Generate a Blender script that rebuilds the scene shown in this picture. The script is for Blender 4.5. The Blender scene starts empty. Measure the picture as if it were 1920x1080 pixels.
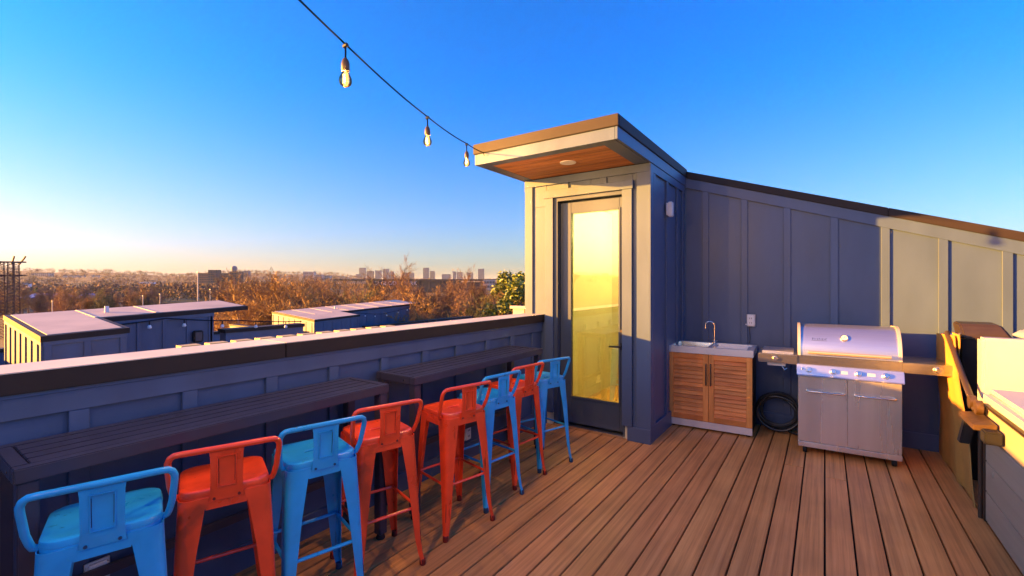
import bpy, bmesh, math, random
from mathutils import Vector, Matrix
R = random.Random(7)
rad = math.radians
SC = bpy.context.scene
COL = SC.collection

# ---------------------------------------------------------------- camera
F_PX, HOR, EYE = 853.0, 531.0, 1.545
YAW = math.atan(586.5 / F_PX)
SN, CS = math.sin(YAW), math.cos(YAW)
cam_d = bpy.data.cameras.new('camera'); cam = bpy.data.objects.new('camera', cam_d); COL.objects.link(cam)
cam_d.sensor_width = 36; cam_d.lens = F_PX / 1920 * 36
cam_d.shift_y = -(540 - HOR) / 1920
cam_d.clip_end = 9000; cam_d.clip_start = 0.05
cam.location = (0, 0, EYE); cam.rotation_euler = (rad(90), 0, YAW)
SC.camera = cam

# ---------------------------------------------------------------- light
SUN_TO = Vector((-0.81, -0.586, 0.144)).normalized()
EL = math.asin(SUN_TO.z)
SKY_S = 0.073
UPZ = 0.42
AWAY_LO, AWAY_HI = (.36, .44, .62), (.0, .42, 1.15)
NEAR_LO, NEAR_HI = (.56, .44, .62), (.07, .50, 1.05)
w = bpy.data.worlds.new('World'); SC.world = w; w.use_nodes = True
nt = w.node_tree; nt.nodes.clear()
sky = nt.nodes.new('ShaderNodeTexSky'); sky.sky_type = 'NISHITA'; sky.sun_disc = False
sky.sun_elevation = EL; sky.sun_rotation = math.atan2(SUN_TO.x, SUN_TO.y)
sky.altitude = 100; sky.air_density = 1.0; sky.dust_density = 1.0; sky.ozone_density = 2.0
# evening grade of the whole dome: deeper blue high up and away from the sun, rosy at the horizon, cream towards the sun
def N(t, **k):
    n = nt.nodes.new(t)
    for a, v in k.items(): setattr(n, a, v)
    return n
tcw = N('ShaderNodeTexCoord'); nrmw = N('ShaderNodeVectorMath', operation='NORMALIZE'); nt.links.new(tcw.outputs['Generated'], nrmw.inputs[0])
sep = N('ShaderNodeSeparateXYZ'); nt.links.new(nrmw.outputs[0], sep.inputs[0])
up = N('ShaderNodeMapRange', interpolation_type='SMOOTHSTEP'); up.inputs[1].default_value = -0.02; up.inputs[2].default_value = UPZ; nt.links.new(sep.outputs[2], up.inputs[0])
dt = N('ShaderNodeVectorMath', operation='DOT_PRODUCT'); dt.inputs[1].default_value = tuple(SUN_TO); nt.links.new(nrmw.outputs[0], dt.inputs[0])
sw = N('ShaderNodeMapRange', interpolation_type='SMOOTHSTEP'); sw.inputs[1].default_value = -0.2; sw.inputs[2].default_value = 1.05; nt.links.new(dt.outputs['Value'], sw.inputs[0])
def mixc(fac, c1, c2):
    m = N('ShaderNodeMix', data_type='RGBA'); nt.links.new(fac, m.inputs[0])
    for i, c in ((6, c1), (7, c2)):
        if isinstance(c, tuple): m.inputs[i].default_value = (*c, 1)
        else: nt.links.new(c, m.inputs[i])
    return m.outputs[2]
away = mixc(up.outputs[0], AWAY_LO, AWAY_HI)
near = mixc(up.outputs[0], NEAR_LO, NEAR_HI)
grade = mixc(sw.outputs[0], away, near)
mul = N('ShaderNodeVectorMath', operation='MULTIPLY'); nt.links.new(sky.outputs[0], mul.inputs[0]); nt.links.new(grade, mul.inputs[1])
bg = N('ShaderNodeBackground'); bg.inputs['Strength'].default_value = SKY_S
wo = N('ShaderNodeOutputWorld')
nt.links.new(mul.outputs[0], bg.inputs[0]); nt.links.new(bg.outputs[0], wo.inputs[0])
sd = bpy.data.lights.new('sun', 'SUN'); sun = bpy.data.objects.new('sun', sd); COL.objects.link(sun)
sd.energy = 5.0; sd.angle = rad(0.6); sd.color = (1.0, 0.42, 0.05)
sun.rotation_euler = (-SUN_TO).to_track_quat('-Z', 'Y').to_euler(); sun.location = (-20, -15, 12)
SC.view_settings.view_transform = 'Standard'; SC.view_settings.look = 'None'
SC.view_settings.exposure = 2.8; SC.view_settings.gamma = 1.0; SC.view_settings.use_curve_mapping = False
SC.cycles.max_bounces = 8; SC.cycles.transparent_max_bounces = 12
SC.cycles.use_denoising = True

# ---------------------------------------------------------------- materials
def mat(name, col, rough=0.5, metal=0.0, var=0.0, vscale=4.0, bump=0.0, bscale=60.0, stretch=(1, 1, 1), col2=None,
        rnd=0.0, emit=None, es=1.0, coat=0.0, spec=0.5, rvar=0.0, world=False):
    m = bpy.data.materials.new(name); m.use_nodes = True
    t = m.node_tree; n = t.nodes; L = t.links; b = n['Principled BSDF']
    b.inputs['Base Color'].default_value = (*col, 1); b.inputs['Roughness'].default_value = rough
    b.inputs['Metallic'].default_value = metal; b.inputs['Coat Weight'].default_value = coat
    b.inputs['Specular IOR Level'].default_value = spec
    if emit:
        b.inputs['Emission Color'].default_value = (*emit, 1); b.inputs['Emission Strength'].default_value = es
    if var or bump or rnd or rvar:
        tc = n.new('ShaderNodeTexCoord'); mp = n.new('ShaderNodeMapping'); mp.inputs['Scale'].default_value = stretch
        src = tc.outputs['Object']
        if world:
            g = n.new('ShaderNodeNewGeometry'); src = g.outputs['Position']
        oi = n.new('ShaderNodeObjectInfo')
        ad = n.new('ShaderNodeVectorMath'); ad.operation = 'MULTIPLY_ADD'
        cx = n.new('ShaderNodeCombineXYZ')
        for i in range(3): L.new(oi.outputs['Random'], cx.inputs[i])
        ad.inputs[1].default_value = (37, 53, 71); L.new(cx.outputs[0], ad.inputs[0]); L.new(src, ad.inputs[2])
        L.new(ad.outputs[0] if not world else src, mp.inputs[0])
        colsock = None
        if var or col2:
            ns = n.new('ShaderNodeTexNoise'); ns.inputs['Scale'].default_value = vscale; ns.inputs['Detail'].default_value = 6
            L.new(mp.outputs[0], ns.inputs[0])
            rp = n.new('ShaderNodeMapRange'); rp.inputs[1].default_value = 0.3; rp.inputs[2].default_value = 0.7
            L.new(ns.outputs[0], rp.inputs[0])
            mx = n.new('ShaderNodeMix'); mx.data_type = 'RGBA'; L.new(rp.outputs[0], mx.inputs[0])
            c2 = col2 or tuple(min(1, c * (1 + var)) for c in col)
            c1 = col if col2 else tuple(c * (1 - var) for c in col)
            mx.inputs[6].default_value = (*c1, 1); mx.inputs[7].default_value = (*c2, 1); colsock = mx.outputs[2]
            L.new(colsock, b.inputs['Base Color'])
            if rvar:
                r2 = n.new('ShaderNodeMapRange'); r2.inputs[3].default_value = rough - rvar; r2.inputs[4].default_value = rough + rvar
                L.new(ns.outputs[0], r2.inputs[0]); L.new(r2.outputs[0], b.inputs['Roughness'])
        if rnd:
            hv = n.new('ShaderNodeHueSaturation'); mr = n.new('ShaderNodeMapRange')
            mr.inputs[3].default_value = 1 - rnd; mr.inputs[4].default_value = 1 + rnd
            L.new(oi.outputs['Random'], mr.inputs[0]); L.new(mr.outputs[0], hv.inputs['Value'])
            if colsock: L.new(colsock, hv.inputs['Color'])
            else: hv.inputs['Color'].default_value = (*col, 1)
            L.new(hv.outputs[0], b.inputs['Base Color'])
        if bump:
            nb = n.new('ShaderNodeTexNoise'); nb.inputs['Scale'].default_value = bscale; nb.inputs['Detail'].default_value = 4
            L.new(mp.outputs[0], nb.inputs[0])
            bp = n.new('ShaderNodeBump'); bp.inputs['Strength'].default_value = bump; bp.inputs['Distance'].default_value = 0.01
            L.new(nb.outputs[0], bp.inputs['Height']); L.new(bp.outputs[0], b.inputs['Normal'])
    return m

def wood_mat(name, cols, sx, sy, rough=0.55, rnd=0.18, bump=0.25, extra=(1, 1, 1), spec=0.35):
    """grain running along the axis with the small scale"""
    m = bpy.data.materials.new(name); m.use_nodes = True
    t = m.node_tree; n = t.nodes; L = t.links; b = n['Principled BSDF']
    tc = n.new('ShaderNodeTexCoord'); oi = n.new('ShaderNodeObjectInfo'); cx = n.new('ShaderNodeCombineXYZ')
    for i in range(3): L.new(oi.outputs['Random'], cx.inputs[i])
    ad = n.new('ShaderNodeVectorMath'); ad.operation = 'MULTIPLY_ADD'; ad.inputs[1].default_value = (17, 29, 43)
    L.new(cx.outputs[0], ad.inputs[0]); L.new(tc.outputs['Object'], ad.inputs[2])
    mp = n.new('ShaderNodeMapping'); mp.inputs['Scale'].default_value = (sx * extra[0], sy * extra[1], sx * extra[2]); L.new(ad.outputs[0], mp.inputs[0])
    n1 = n.new('ShaderNodeTexNoise'); n1.inputs['Scale'].default_value = 1; n1.inputs['Detail'].default_value = 8; n1.inputs['Roughness'].default_value = 0.65
    L.new(mp.outputs[0], n1.inputs[0])
    cr = n.new('ShaderNodeValToRGB'); e = cr.color_ramp.elements
    e[0].position = 0.28; e[0].color = (*cols[0], 1); e[1].position = 0.72; e[1].color = (*cols[2], 1)
    q = e.new(0.5); q.color = (*cols[1], 1); L.new(n1.outputs[0], cr.inputs[0])
    n2 = n.new('ShaderNodeTexNoise'); n2.inputs['Scale'].default_value = 2.2; n2.inputs['Detail'].default_value = 3; L.new(ad.outputs[0], n2.inputs[0])
    mr2 = n.new('ShaderNodeMapRange'); mr2.inputs[1].default_value = .3; mr2.inputs[2].default_value = .7; mr2.inputs[3].default_value = .86; mr2.inputs[4].default_value = 1.14
    L.new(n2.outputs[0], mr2.inputs[0])
    mr = n.new('ShaderNodeMapRange'); mr.inputs[3].default_value = 1 - rnd; mr.inputs[4].default_value = 1 + rnd; L.new(oi.outputs['Random'], mr.inputs[0])
    ml = n.new('ShaderNodeMath'); ml.operation = 'MULTIPLY'; L.new(mr.outputs[0], ml.inputs[0]); L.new(mr2.outputs[0], ml.inputs[1])
    # hue wanders a little from piece to piece
    wn = n.new('ShaderNodeTexWhiteNoise'); wn.noise_dimensions = '1D'; L.new(oi.outputs['Random'], wn.inputs['W'])
    mh = n.new('ShaderNodeMapRange'); mh.inputs[3].default_value = .497; mh.inputs[4].default_value = .504; L.new(wn.outputs['Value'], mh.inputs[0])
    hv = n.new('ShaderNodeHueSaturation'); L.new(ml.outputs[0], hv.inputs['Value']); L.new(mh.outputs[0], hv.inputs['Hue']); L.new(cr.outputs[0], hv.inputs['Color'])
    L.new(hv.outputs[0], b.inputs['Base Color']); b.inputs['Roughness'].default_value = rough; b.inputs['Specular IOR Level'].default_value = spec
    bp = n.new('ShaderNodeBump'); bp.inputs['Strength'].default_value = bump; bp.inputs['Distance'].default_value = .004
    L.new(n1.outputs[0], bp.inputs['Height']); L.new(bp.outputs[0], b.inputs['Normal'])
    return m

M = {}
PAINT = (0.061, 0.095, 0.170)
M['paint'] = mat('navy_siding_paint', PAINT, 0.42, var=.13, vscale=2.5, bump=.035, bscale=60, rvar=.08, stretch=(1.6, 1.6, .45), spec=.5)
M['paint_door'] = mat('navy_door_paint', (0.045, 0.062, 0.095), 0.35, var=.06, vscale=3, bump=.05)
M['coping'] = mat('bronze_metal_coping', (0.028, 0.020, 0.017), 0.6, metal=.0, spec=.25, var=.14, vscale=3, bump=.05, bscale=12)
M['coping_top'] = mat('pale_coping_top', (0.58, 0.51, 0.40), 0.5, var=.12, vscale=3, bump=.05)  # top sheet in a paler colour than the coping sides
M['deck'] = wood_mat('composite_deck_board', ((.36, .152, .045), (.58, .255, .076), (.69, .335, .110)), 52, 1.0, rough=.5, rnd=.08, bump=.2)
M['dark'] = mat('dark_void', (0.012, 0.011, 0.012), .9)
M['cedar'] = wood_mat('cedar_soffit', ((.22, .07, .018), (.42, .15, .04), (.55, .23, .07)), 30, 1.5, rnd=.2, extra=(.05, 20, 1))
M['teak'] = wood_mat('teak_cabinet_wood', ((.36, .105, .022), (.60, .20, .045), (.72, .29, .08)), 2.5, 40, rnd=.22, bump=.12)
M['teak_v'] = wood_mat('teak_frame_wood', ((.52, .19, .045), (.64, .25, .06), (.72, .31, .09)), 40, 40, rnd=.08, bump=.08, extra=(1, 1, .06))
M['bar'] = mat('charcoal_bar_metal', (0.055, 0.050, 0.066), 0.30, metal=.15, var=.12, vscale=6, bump=.05, bscale=90)
M['steel'] = mat('brushed_steel', (0.84, 0.78, 0.68), 0.27, metal=.84, var=.10, vscale=1, bump=.008, bscale=2, stretch=(6, 6, .4), rvar=.05)  # soft vertical streaks in the colour stand in for reflections
M['steel_d'] = mat('brushed_steel_shelf', (0.52, 0.46, 0.38), 0.24, metal=.97, var=.1, vscale=2, bump=.04, bscale=1, stretch=(2, 200, 200))
M['satin'] = mat('satin_bar_handle', (0.85, 0.66, 0.40), 0.34, metal=.75)
M['steel_h'] = mat('brushed_steel_across', (0.56, 0.58, 0.66), 0.33, metal=.90, var=.05, vscale=1, bump=.05, bscale=1, stretch=(2, 200, 200))
M['chrome'] = mat('chrome', (0.8, 0.74, 0.66), 0.24, metal=1)
M['black'] = mat('black_plastic', (0.012, 0.012, 0.014), 0.55, spec=.3)
M['cable'] = mat('matt_black_cable', (0.004, 0.004, 0.004), 1.0, spec=.0)
M['rubber'] = mat('black_rubber_hose', (0.014, 0.016, 0.016), 0.38, bump=.1, bscale=200)
M['pale_wood'] = mat('pale_yellow_painted_wood', (0.50, 0.40, 0.16), 0.6, var=.08)
M['white'] = mat('white_plastic', (0.72, 0.70, 0.67), 0.4, var=.05, vscale=9)
M['interior'] = mat('stairwell_wall_paint', (0.80, 0.74, 0.50), 0.6, var=.03)
M['int_floor'] = wood_mat('stairwell_floor_wood', ((.50, .28, .08), (.60, .36, .12), (.66, .42, .16)), 14, 1)
M['roof'] = mat('pale_roof_membrane', (0.56, 0.46, 0.33), 0.6, var=.18, vscale=1.2, bump=.1)
M['tub'] = mat('tan_tub_siding', (0.34, 0.285, 0.21), 0.55, var=.10, vscale=5, bump=.15, bscale=30, stretch=(1, .1, 3))
M['vinyl'] = mat('cream_vinyl_cover', (0.42, 0.42, 0.46), 0.45, var=.05, vscale=3, bump=.35, bscale=5)
M['brown_vinyl'] = mat('dark_brown_vinyl', (0.035, 0.022, 0.016), 0.45, var=.2, vscale=6, bump=.3, bscale=12)
M['arm'] = mat('brown_powder_coated_arm', (0.065, 0.042, 0.028), 0.4, metal=.3, var=.15)
M['bracket'] = mat('worn_bronze_bracket', (0.15, 0.09, 0.045), 0.35, metal=.6, var=.3, vscale=12, bump=.2)
M['mustard'] = mat('mustard_canvas', (0.42, 0.22, 0.045), 0.75, var=.12, vscale=5, bump=.4, bscale=9)
M['tank'] = mat('weathered_tan_canvas', (0.20, 0.15, 0.12), 0.7, var=.25, vscale=5, bump=.3, bscale=8)
M['rust'] = mat('rusty_lattice_steel', (0.10, 0.055, 0.035), 0.7, var=.2)
M['pole'] = mat('pale_galvanised_pole', (0.62, 0.55, 0.42), 0.5)
M['cream'] = mat('cream_plaster', (0.55, 0.47, 0.36), 0.8, var=.08, world=True, vscale=.1)
M['brick'] = mat('brown_brick', (0.13, 0.085, 0.062), 0.85, var=.15, world=True, vscale=.2)
M['grey_b'] = mat('grey_blue_concrete', (0.14, 0.15, 0.19), 0.7, var=.08, world=True, vscale=.05)
M['glass_b'] = mat('dark_window_glass', (0.05, 0.06, 0.08), 0.15, spec=.8)
M['blue_roof'] = mat('blue_metal_roof', (0.16, 0.22, 0.50), 0.5)
M['red_b'] = mat('red_painted_roof', (0.50, 0.05, 0.05), 0.6)
M['stadium'] = mat('dark_stadium_cladding', (0.05, 0.033, 0.028), 0.6)
M['letter'] = mat('white_letter', (0.88, 0.86, 0.84), 0.5)
M['field'] = mat('sports_turf', (0.055, 0.085, 0.03), 0.9, var=.2, world=True, vscale=.05)
M['asphalt'] = mat('asphalt', (0.06, 0.055, 0.055), 0.9, var=.1, world=True, vscale=.1)
M['car_w'] = mat('white_car_paint', (0.7, 0.7, 0.7), 0.3, coat=.5)
M['car_d'] = mat('dark_car_paint', (0.05, 0.055, 0.07), 0.3, coat=.5)
M['bark'] = mat('tree_bark', (0.16, 0.105, 0.065), 0.9, var=.3, vscale=3)
M['bark_pale'] = mat('pale_tree_bark', (0.34, 0.27, 0.19), 0.9, var=.3, vscale=3)
M['twig'] = mat('winter_twigs', (0.20, 0.115, 0.055), 0.8, var=.35, vscale=.25, rnd=.25)
M['twig_gold'] = mat('golden_winter_twigs', (0.31, 0.185, 0.05), 0.8, var=.35, vscale=.3, rnd=.2)
M['twig_grey'] = mat('grey_winter_twigs', (0.17, 0.115, 0.085), 0.8, var=.3, vscale=.25, rnd=.25)
M['twig_olive'] = mat('olive_winter_twigs', (0.13, 0.125, 0.045), 0.8, var=.35, vscale=.25, rnd=.2)
M['leaf'] = mat('evergreen_leaf', (0.15, 0.19, 0.025), 0.5, var=.5, vscale=.8)
M['filament'] = mat('glowing_filament', (.01, .01, .01), rough=1, spec=0, emit=(1.0, 0.56, 0.14), es=.4)
M['socket'] = mat('bronze_bulb_socket', (0.07, 0.045, 0.025), 0.45, metal=.3)

def glass_mat(name, tint, gloss_col, fac, rough=0.01):
    m = bpy.data.materials.new(name); m.use_nodes = True
    t = m.node_tree; n = t.nodes; n.clear(); L = t.links
    o = n.new('ShaderNodeOutputMaterial'); mx = n.new('ShaderNodeMixShader'); tr = n.new('ShaderNodeBsdfTransparent'); gl = n.new('ShaderNodeBsdfGlossy')
    tr.inputs[0].default_value = (*tint, 1); gl.inputs[0].default_value = (*gloss_col, 1); gl.inputs['Roughness'].default_value = rough
    fr = n.new('ShaderNodeFresnel'); fr.inputs[0].default_value = 1.45
    ad = n.new('ShaderNodeMath'); ad.operation = 'ADD'; ad.use_clamp = True; ad.inputs[1].default_value = fac
    L.new(fr.outputs[0], ad.inputs[0]); L.new(ad.outputs[0], mx.inputs[0])
    L.new(tr.outputs[0], mx.inputs[1]); L.new(gl.outputs[0], mx.inputs[2]); L.new(mx.outputs[0], o.inputs[0])
    return m
M['door_glass'] = glass_mat('coated_door_glass', (.92, .90, .70), (.86, .80, .58), .34)
M['bulb_glass'] = glass_mat('clear_bulb_glass', (1, .82, .52), (1, .9, .7), .0)

def stool_mat(name, col):
    m = mat(name, col, 0.30, var=.16, vscale=7, bump=.08, bscale=22, spec=.55, rvar=.08)
    t = m.node_tree; n = t.nodes; L = t.links; b = n['Principled BSDF']
    src = b.inputs['Base Color'].links[0].from_socket
    tc = n.new('ShaderNodeTexCoord'); oi = n.new('ShaderNodeObjectInfo'); cx = n.new('ShaderNodeCombineXYZ')
    for i in range(3): L.new(oi.outputs['Random'], cx.inputs[i])
    ad = n.new('ShaderNodeVectorMath'); ad.operation = 'MULTIPLY_ADD'; ad.inputs[1].default_value = (7, 9, 5)
    L.new(cx.outputs[0], ad.inputs[0]); L.new(tc.outputs['Object'], ad.inputs[2])
    mp = n.new('ShaderNodeMapping'); mp.inputs['Scale'].default_value = (38, 38, 5); L.new(ad.outputs[0], mp.inputs[0])
    ns = n.new('ShaderNodeTexNoise'); ns.inputs['Scale'].default_value = 1; ns.inputs['Detail'].default_value = 5; L.new(mp.outputs[0], ns.inputs[0])
    rp = n.new('ShaderNodeMapRange'); rp.inputs[1].default_value = .665; rp.inputs[2].default_value = .80; L.new(ns.outputs[0], rp.inputs[0])
    mx = n.new('ShaderNodeMix'); mx.data_type = 'RGBA'; L.new(rp.outputs[0], mx.inputs[0]); L.new(src, mx.inputs[6])
    mx.inputs[7].default_value = (col[0] * .16, col[1] * .14, col[2] * .14, 1); L.new(mx.outputs[2], b.inputs['Base Color'])
    return m
M['red'] = stool_mat('worn_red_enamel', (0.90, 0.070, 0.016))
M['blue'] = stool_mat('worn_blue_enamel', (0.018, 0.35, 0.66))

# ---------------------------------------------------------------- mesh helpers
class MB:
    def __init__(s): s.v = []; s.f = []
    def quad8(s, P):
        i = len(s.v); s.v += [tuple(p) for p in P]
        s.f += [tuple(i + k for k in q) for q in ((0, 3, 2, 1), (4, 5, 6, 7), (0, 1, 5, 4), (1, 2, 6, 5), (2, 3, 7, 6), (3, 0, 4, 7))]
        return s
    def box(s, x0, x1, y0, y1, z0, z1):
        return s.quad8([(x0, y0, z0), (x1, y0, z0), (x1, y1, z0), (x0, y1, z0), (x0, y0, z1), (x1, y0, z1), (x1, y1, z1), (x0, y1, z1)])
    def rings(s, rs, cap0=True, cap1=True, closed=True):
        i = len(s.v); n = len(rs[0])
        for r in rs: s.v += [tuple(p) for p in r]
        for k in range(len(rs) - 1):
            for j in range(n if closed else n - 1):
                a = i + k * n + j; b = i + k * n + (j + 1) % n
                s.f.append((a, b, b + n, a + n))
        if cap0: s.f.append(tuple(i + j for j in reversed(range(n))))
        if cap1: s.f.append(tuple(i + (len(rs) - 1) * n + j for j in range(n)))
        return s
    def tube(s, pts, r, n=8, closed=False):
        pts = [Vector(p) for p in pts]; rs = []; prev = None
        N = len(pts)
        for k, p in enumerate(pts):
            if closed: d = (pts[(k + 1) % N] - pts[k - 1])
            else: d = pts[min(k + 1, N - 1)] - pts[max(k - 1, 0)]
            d.normalize()
            if prev is None:
                u = d.cross(Vector((0, 0, 1)));
                if u.length < .05: u = d.cross(Vector((1, 0, 0)))
            else: u = prev - d * prev.dot(d)
            u.normalize(); prev = u; vv = d.cross(u)
            rr = r[k] if isinstance(r, (list, tuple)) else r
            rs.append([p + (u * math.cos(2 * math.pi * j / n) + vv * math.sin(2 * math.pi * j / n)) * rr for j in range(n)])
        if closed: rs.append(rs[0])
        return s.rings(rs, not closed, not closed)
    def cyl(s, c, ax, r, h, n=20, r2=None):
        c = Vector(c); ax = Vector(ax).normalized()
        return s.tube([c, c + ax * h], [r, r if r2 is None else r2], n)
    def lathe(s, c, prof, n=16, ax='z'):
        rs = []
        for r, h in prof:
            ring = []
            for j in range(n):
                a = 2 * math.pi * j / n
                p = (r * math.cos(a), r * math.sin(a), h)
                if ax == 'y': p = (r * math.cos(a), h, -r * math.sin(a))
                ring.append((c[0] + p[0], c[1] + p[1], c[2] + p[2]))
            rs.append(ring)
        return s.rings(rs)
    def prism(s, poly, z0, z1):
        """poly [(x,y)]; z0,z1 number or function of (x,y)"""
        g = lambda z, p: z(*p) if callable(z) else z
        return s.rings([[(p[0], p[1], g(z0, p)) for p in poly], [(p[0], p[1], g(z1, p)) for p in poly]])
    def extrude_x(s, prof, x0, x1):
        return s.rings([[(x0, y, z) for y, z in prof], [(x1, y, z) for y, z in prof]])
    def build(s, name, m, parent=None, bevel=0, smooth=False, off=None, seg=2):
        if off is None and parent is not None: off = world_loc(parent)
        off = Vector(off) if off is not None else Vector((0, 0, 0))
        me = bpy.data.meshes.new(name)
        me.from_pydata([tuple(Vector(p) - off) for p in s.v], [], s.f)
        bm = bmesh.new(); bm.from_mesh(me)
        bmesh.ops.recalc_face_normals(bm, faces=bm.faces)
        if bevel: bmesh.ops.bevel(bm, geom=[e for e in bm.edges if len(e.link_faces) == 2 and e.calc_face_angle(0) > .5], offset=bevel, segments=seg, affect='EDGES', clamp_overlap=True)
        bm.to_mesh(me); bm.free()
        if smooth:
            me.shade_smooth()
            me.set_sharp_from_angle(angle=rad(40))
        me.materials.append(m if not isinstance(m, str) else M[m])
        o = bpy.data.objects.new(name, me); COL.objects.link(o)
        if parent is not None: o.parent = parent
        return o

def world_loc(o):
    l = Vector((0, 0, 0))
    while o is not None: l += o.location; o = o.parent
    return l
def thing(name, label, cat, loc=(0, 0, 0), group=None, rz=0):
    o = bpy.data.objects.new(name, None); COL.objects.link(o); o.location = loc; o.rotation_euler.z = rz
    o.empty_display_size = .1
    return tag(o, label, cat, group)
def tag(o, label, cat, group=None):
    o['label'] = label; o['category'] = cat
    if group: o['group'] = group
    return o
def kids(o): return [c for c in bpy.data.objects if c.parent is o]
def dup(root, loc, rz=0, label=None, group=None, sc=None, tree=None):
    r = root.copy(); COL.objects.link(r); r.location = loc; r.rotation_euler.z = rz
    if sc: r.scale = sc
    if label: r['label'] = label
    if group: r['group'] = group
    for c in (tree or TREE)[root.name]:
        cc = c.copy(); COL.objects.link(cc); cc.parent = r
        for g in (tree or TREE).get(c.name, ()):
            gg = g.copy(); COL.objects.link(gg); gg.parent = cc
    return r
TREE = {}
def remember(root):
    TREE[root.name] = kids(root)
    for c in TREE[root.name]: TREE[c.name] = kids(c)
def structure(o): o['kind'] = 'structure'; return o
def from_view(u, dist, z=0.0):
    """a place at plan distance dist from the standpoint in the direction seen at column u"""
    a = (u - 960) / F_PX; d = Vector((-SN + CS * a, CS + SN * a, 0)); d.normalize(); p = d * dist; p.z = z; return p
def depth_at(u, dist): return dist / math.sqrt(1 + ((u - 960) / F_PX) ** 2)
def h_at(u, v, dist): return EYE + (HOR - v) / F_PX * depth_at(u, dist)

# ---------------------------------------------------------------- a board-and-batten face
def facade(T, p0, p1, n, z0, zt, battens, bw=.065, rail=.115, base=.14, th=.02, ends=True, base_on=True, body=None, rail_on=True):
    """T thing; face from p0 to p1 (plan), outward normal n, zt(s) top of siding; battens = centre positions s."""
    p0 = Vector((*p0, 0)); p1 = Vector((*p1, 0)); n = Vector((*n, 0)); d = p1 - p0; Ln = d.length; d /= Ln
    def hexa(s0, s1, n0, n1, zb, zt_):
        zb = zb if callable(zb) else (lambda s, q=zb: q)
        P = []
        for z in (zb, zt_):
            for s, k in ((s0, n0), (s1, n0), (s1, n1), (s0, n1)):
                q = p0 + d * s + n * k; P.append((q.x, q.y, z(s)))
        return MB().quad8(P)
    zr = lambda s: zt(s) - rail
    edges = sorted([(b - bw / 2, b + bw / 2) for b in battens])
    cuts = [0] + [c for b in battens for c in (b,)] + [Ln]
    zb = z0 + (base if base_on else 0)
    for a, b in zip(cuts[:-1], cuts[1:]):
        if b - a > .02: hexa(a + .0015, b - .0015, -.012, 0, z0, zt).build('panel', 'paint', T)
    for a, b in edges:
        hexa(max(a, 0), min(b, Ln), .0005, th, zb, zr).build('batten', 'paint', T, bevel=.002, seg=1)
    if rail_on: hexa(0, Ln, .0005, th + .002, zr, zt).build('top_rail', 'paint', T, bevel=.002, seg=1)
    if base_on: hexa(0, Ln, .0005, th + .002, z0, lambda s: zb).build('base_board', 'paint', T, bevel=.002, seg=1)

M['lampglow'] = mat('lamp_diffuser', (.9, .85, .75), emit=(1, .75, .4), es=1.5)
# ================================================================= DECK
deck = structure(MB().box(-2.62, 3.3, -3.1, 5.9, -.30, -.045).build('deck', 'dark'))
P_ = .1444; k = -18
while k < 23:
    x0 = k * P_ + .005; x1 = (k + 1) * P_ - .005
    x0c, x1c = max(x0, -2.60), min(x1, 3.28)
    if x1c > x0c + .01:
        j = {0: 4.41, -2: 4.52, -14: 1.3, 5: 1.1, 10: 2.6, 14: 3.9, -17: 3.4}.get(k)
        segs = [(-3.0, 5.64)] if j is None else [(-3.0, j - .0015), (j + .0015, 5.64)]
        for a, b in segs:
            o = MB().box(x0c, x1c, a, b, -.025, 0).build('board', 'deck', deck, bevel=.0028)
    k += 1

# ================================================================= LEFT PARAPET
pw = thing('parapet_wall', 'navy board-and-batten parapet wall with bronze coping behind the bar tables', 'wall', (-2.62, 1.0, 0))
MB().box(-2.80, -2.615, -3.0, 4.352, -1.5, 1.11).build('core', 'paint', pw)
bt = [b + 3.0 for b in (-2.69, -2.285, -1.88, -1.475, -1.07, -.665, -.262, .142, .545, .95, 1.354, 1.75, 2.157, 2.557, 2.947, 3.364, 3.766, 4.172)]
facade(pw, (-2.60, -3.0), (-2.60, 4.352), (1, 0), 0, lambda s: 1.10, bt, rail=.085)
MB().box(-2.5995, -2.572, -3.0, 4.352, 1.1005, 1.1155).build('trim_strip', 'paint', pw)  # thin strip of trim under the coping, in the siding paint
for a, b in ((-3.0, 1.4185), (1.4215, 4.352)):
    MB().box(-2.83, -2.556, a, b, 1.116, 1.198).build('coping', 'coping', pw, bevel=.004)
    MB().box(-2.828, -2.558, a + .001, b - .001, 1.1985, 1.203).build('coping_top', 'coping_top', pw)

# front and right parapets that close the terrace behind the standpoint
for nm, lab, L0, args in (('parapet_wall', 'navy board-and-batten parapet wall at the near end behind the viewer', (0, -3.1, 0), ((3.2, -3.0), (-2.6, -3.0), (0, 1))),
                          ('parapet_wall', 'navy board-and-batten parapet wall beyond the hot tub', (3.3, 1, 0), ((3.2, 5.65), (3.2, -3.0), (-1, 0)))):
    t = thing(nm, lab, 'wall', L0)
    Ln = (Vector(args[1]) - Vector(args[0])).length
    facade(t, *args, 0, lambda s: 1.10, [.2 + .405 * i for i in range(int((Ln - .2) / .405) + 1)], rail=.085)
    if args[2][0] == 0:
        MB().box(-2.80, 3.4, -3.20, -3.013, -1.5, 1.11).build('core', 'paint', t)
        MB().box(-2.83, 3.43, -3.23, -2.956, 1.116, 1.203).build('coping', 'coping', t, bevel=.006)
    else:
        MB().box(3.213, 3.40, -3.0, 5.64, -1.5, 1.11).build('core', 'paint', t)
        MB().box(3.156, 3.43, -2.955, 5.64, 1.116, 1.203).build('coping', 'coping', t, bevel=.006)

# ================================================================= STAIR TOWER
TX0, TX1, TY0, TYW = -2.80, -1.394, 4.355, 5.65
st = thing('stair_tower', 'navy rooftop stair tower with flat canopy and long sloping back wall', 'building', (-2.1, 5.0, 0))
def bx(*a): return MB().box(*a)
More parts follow.
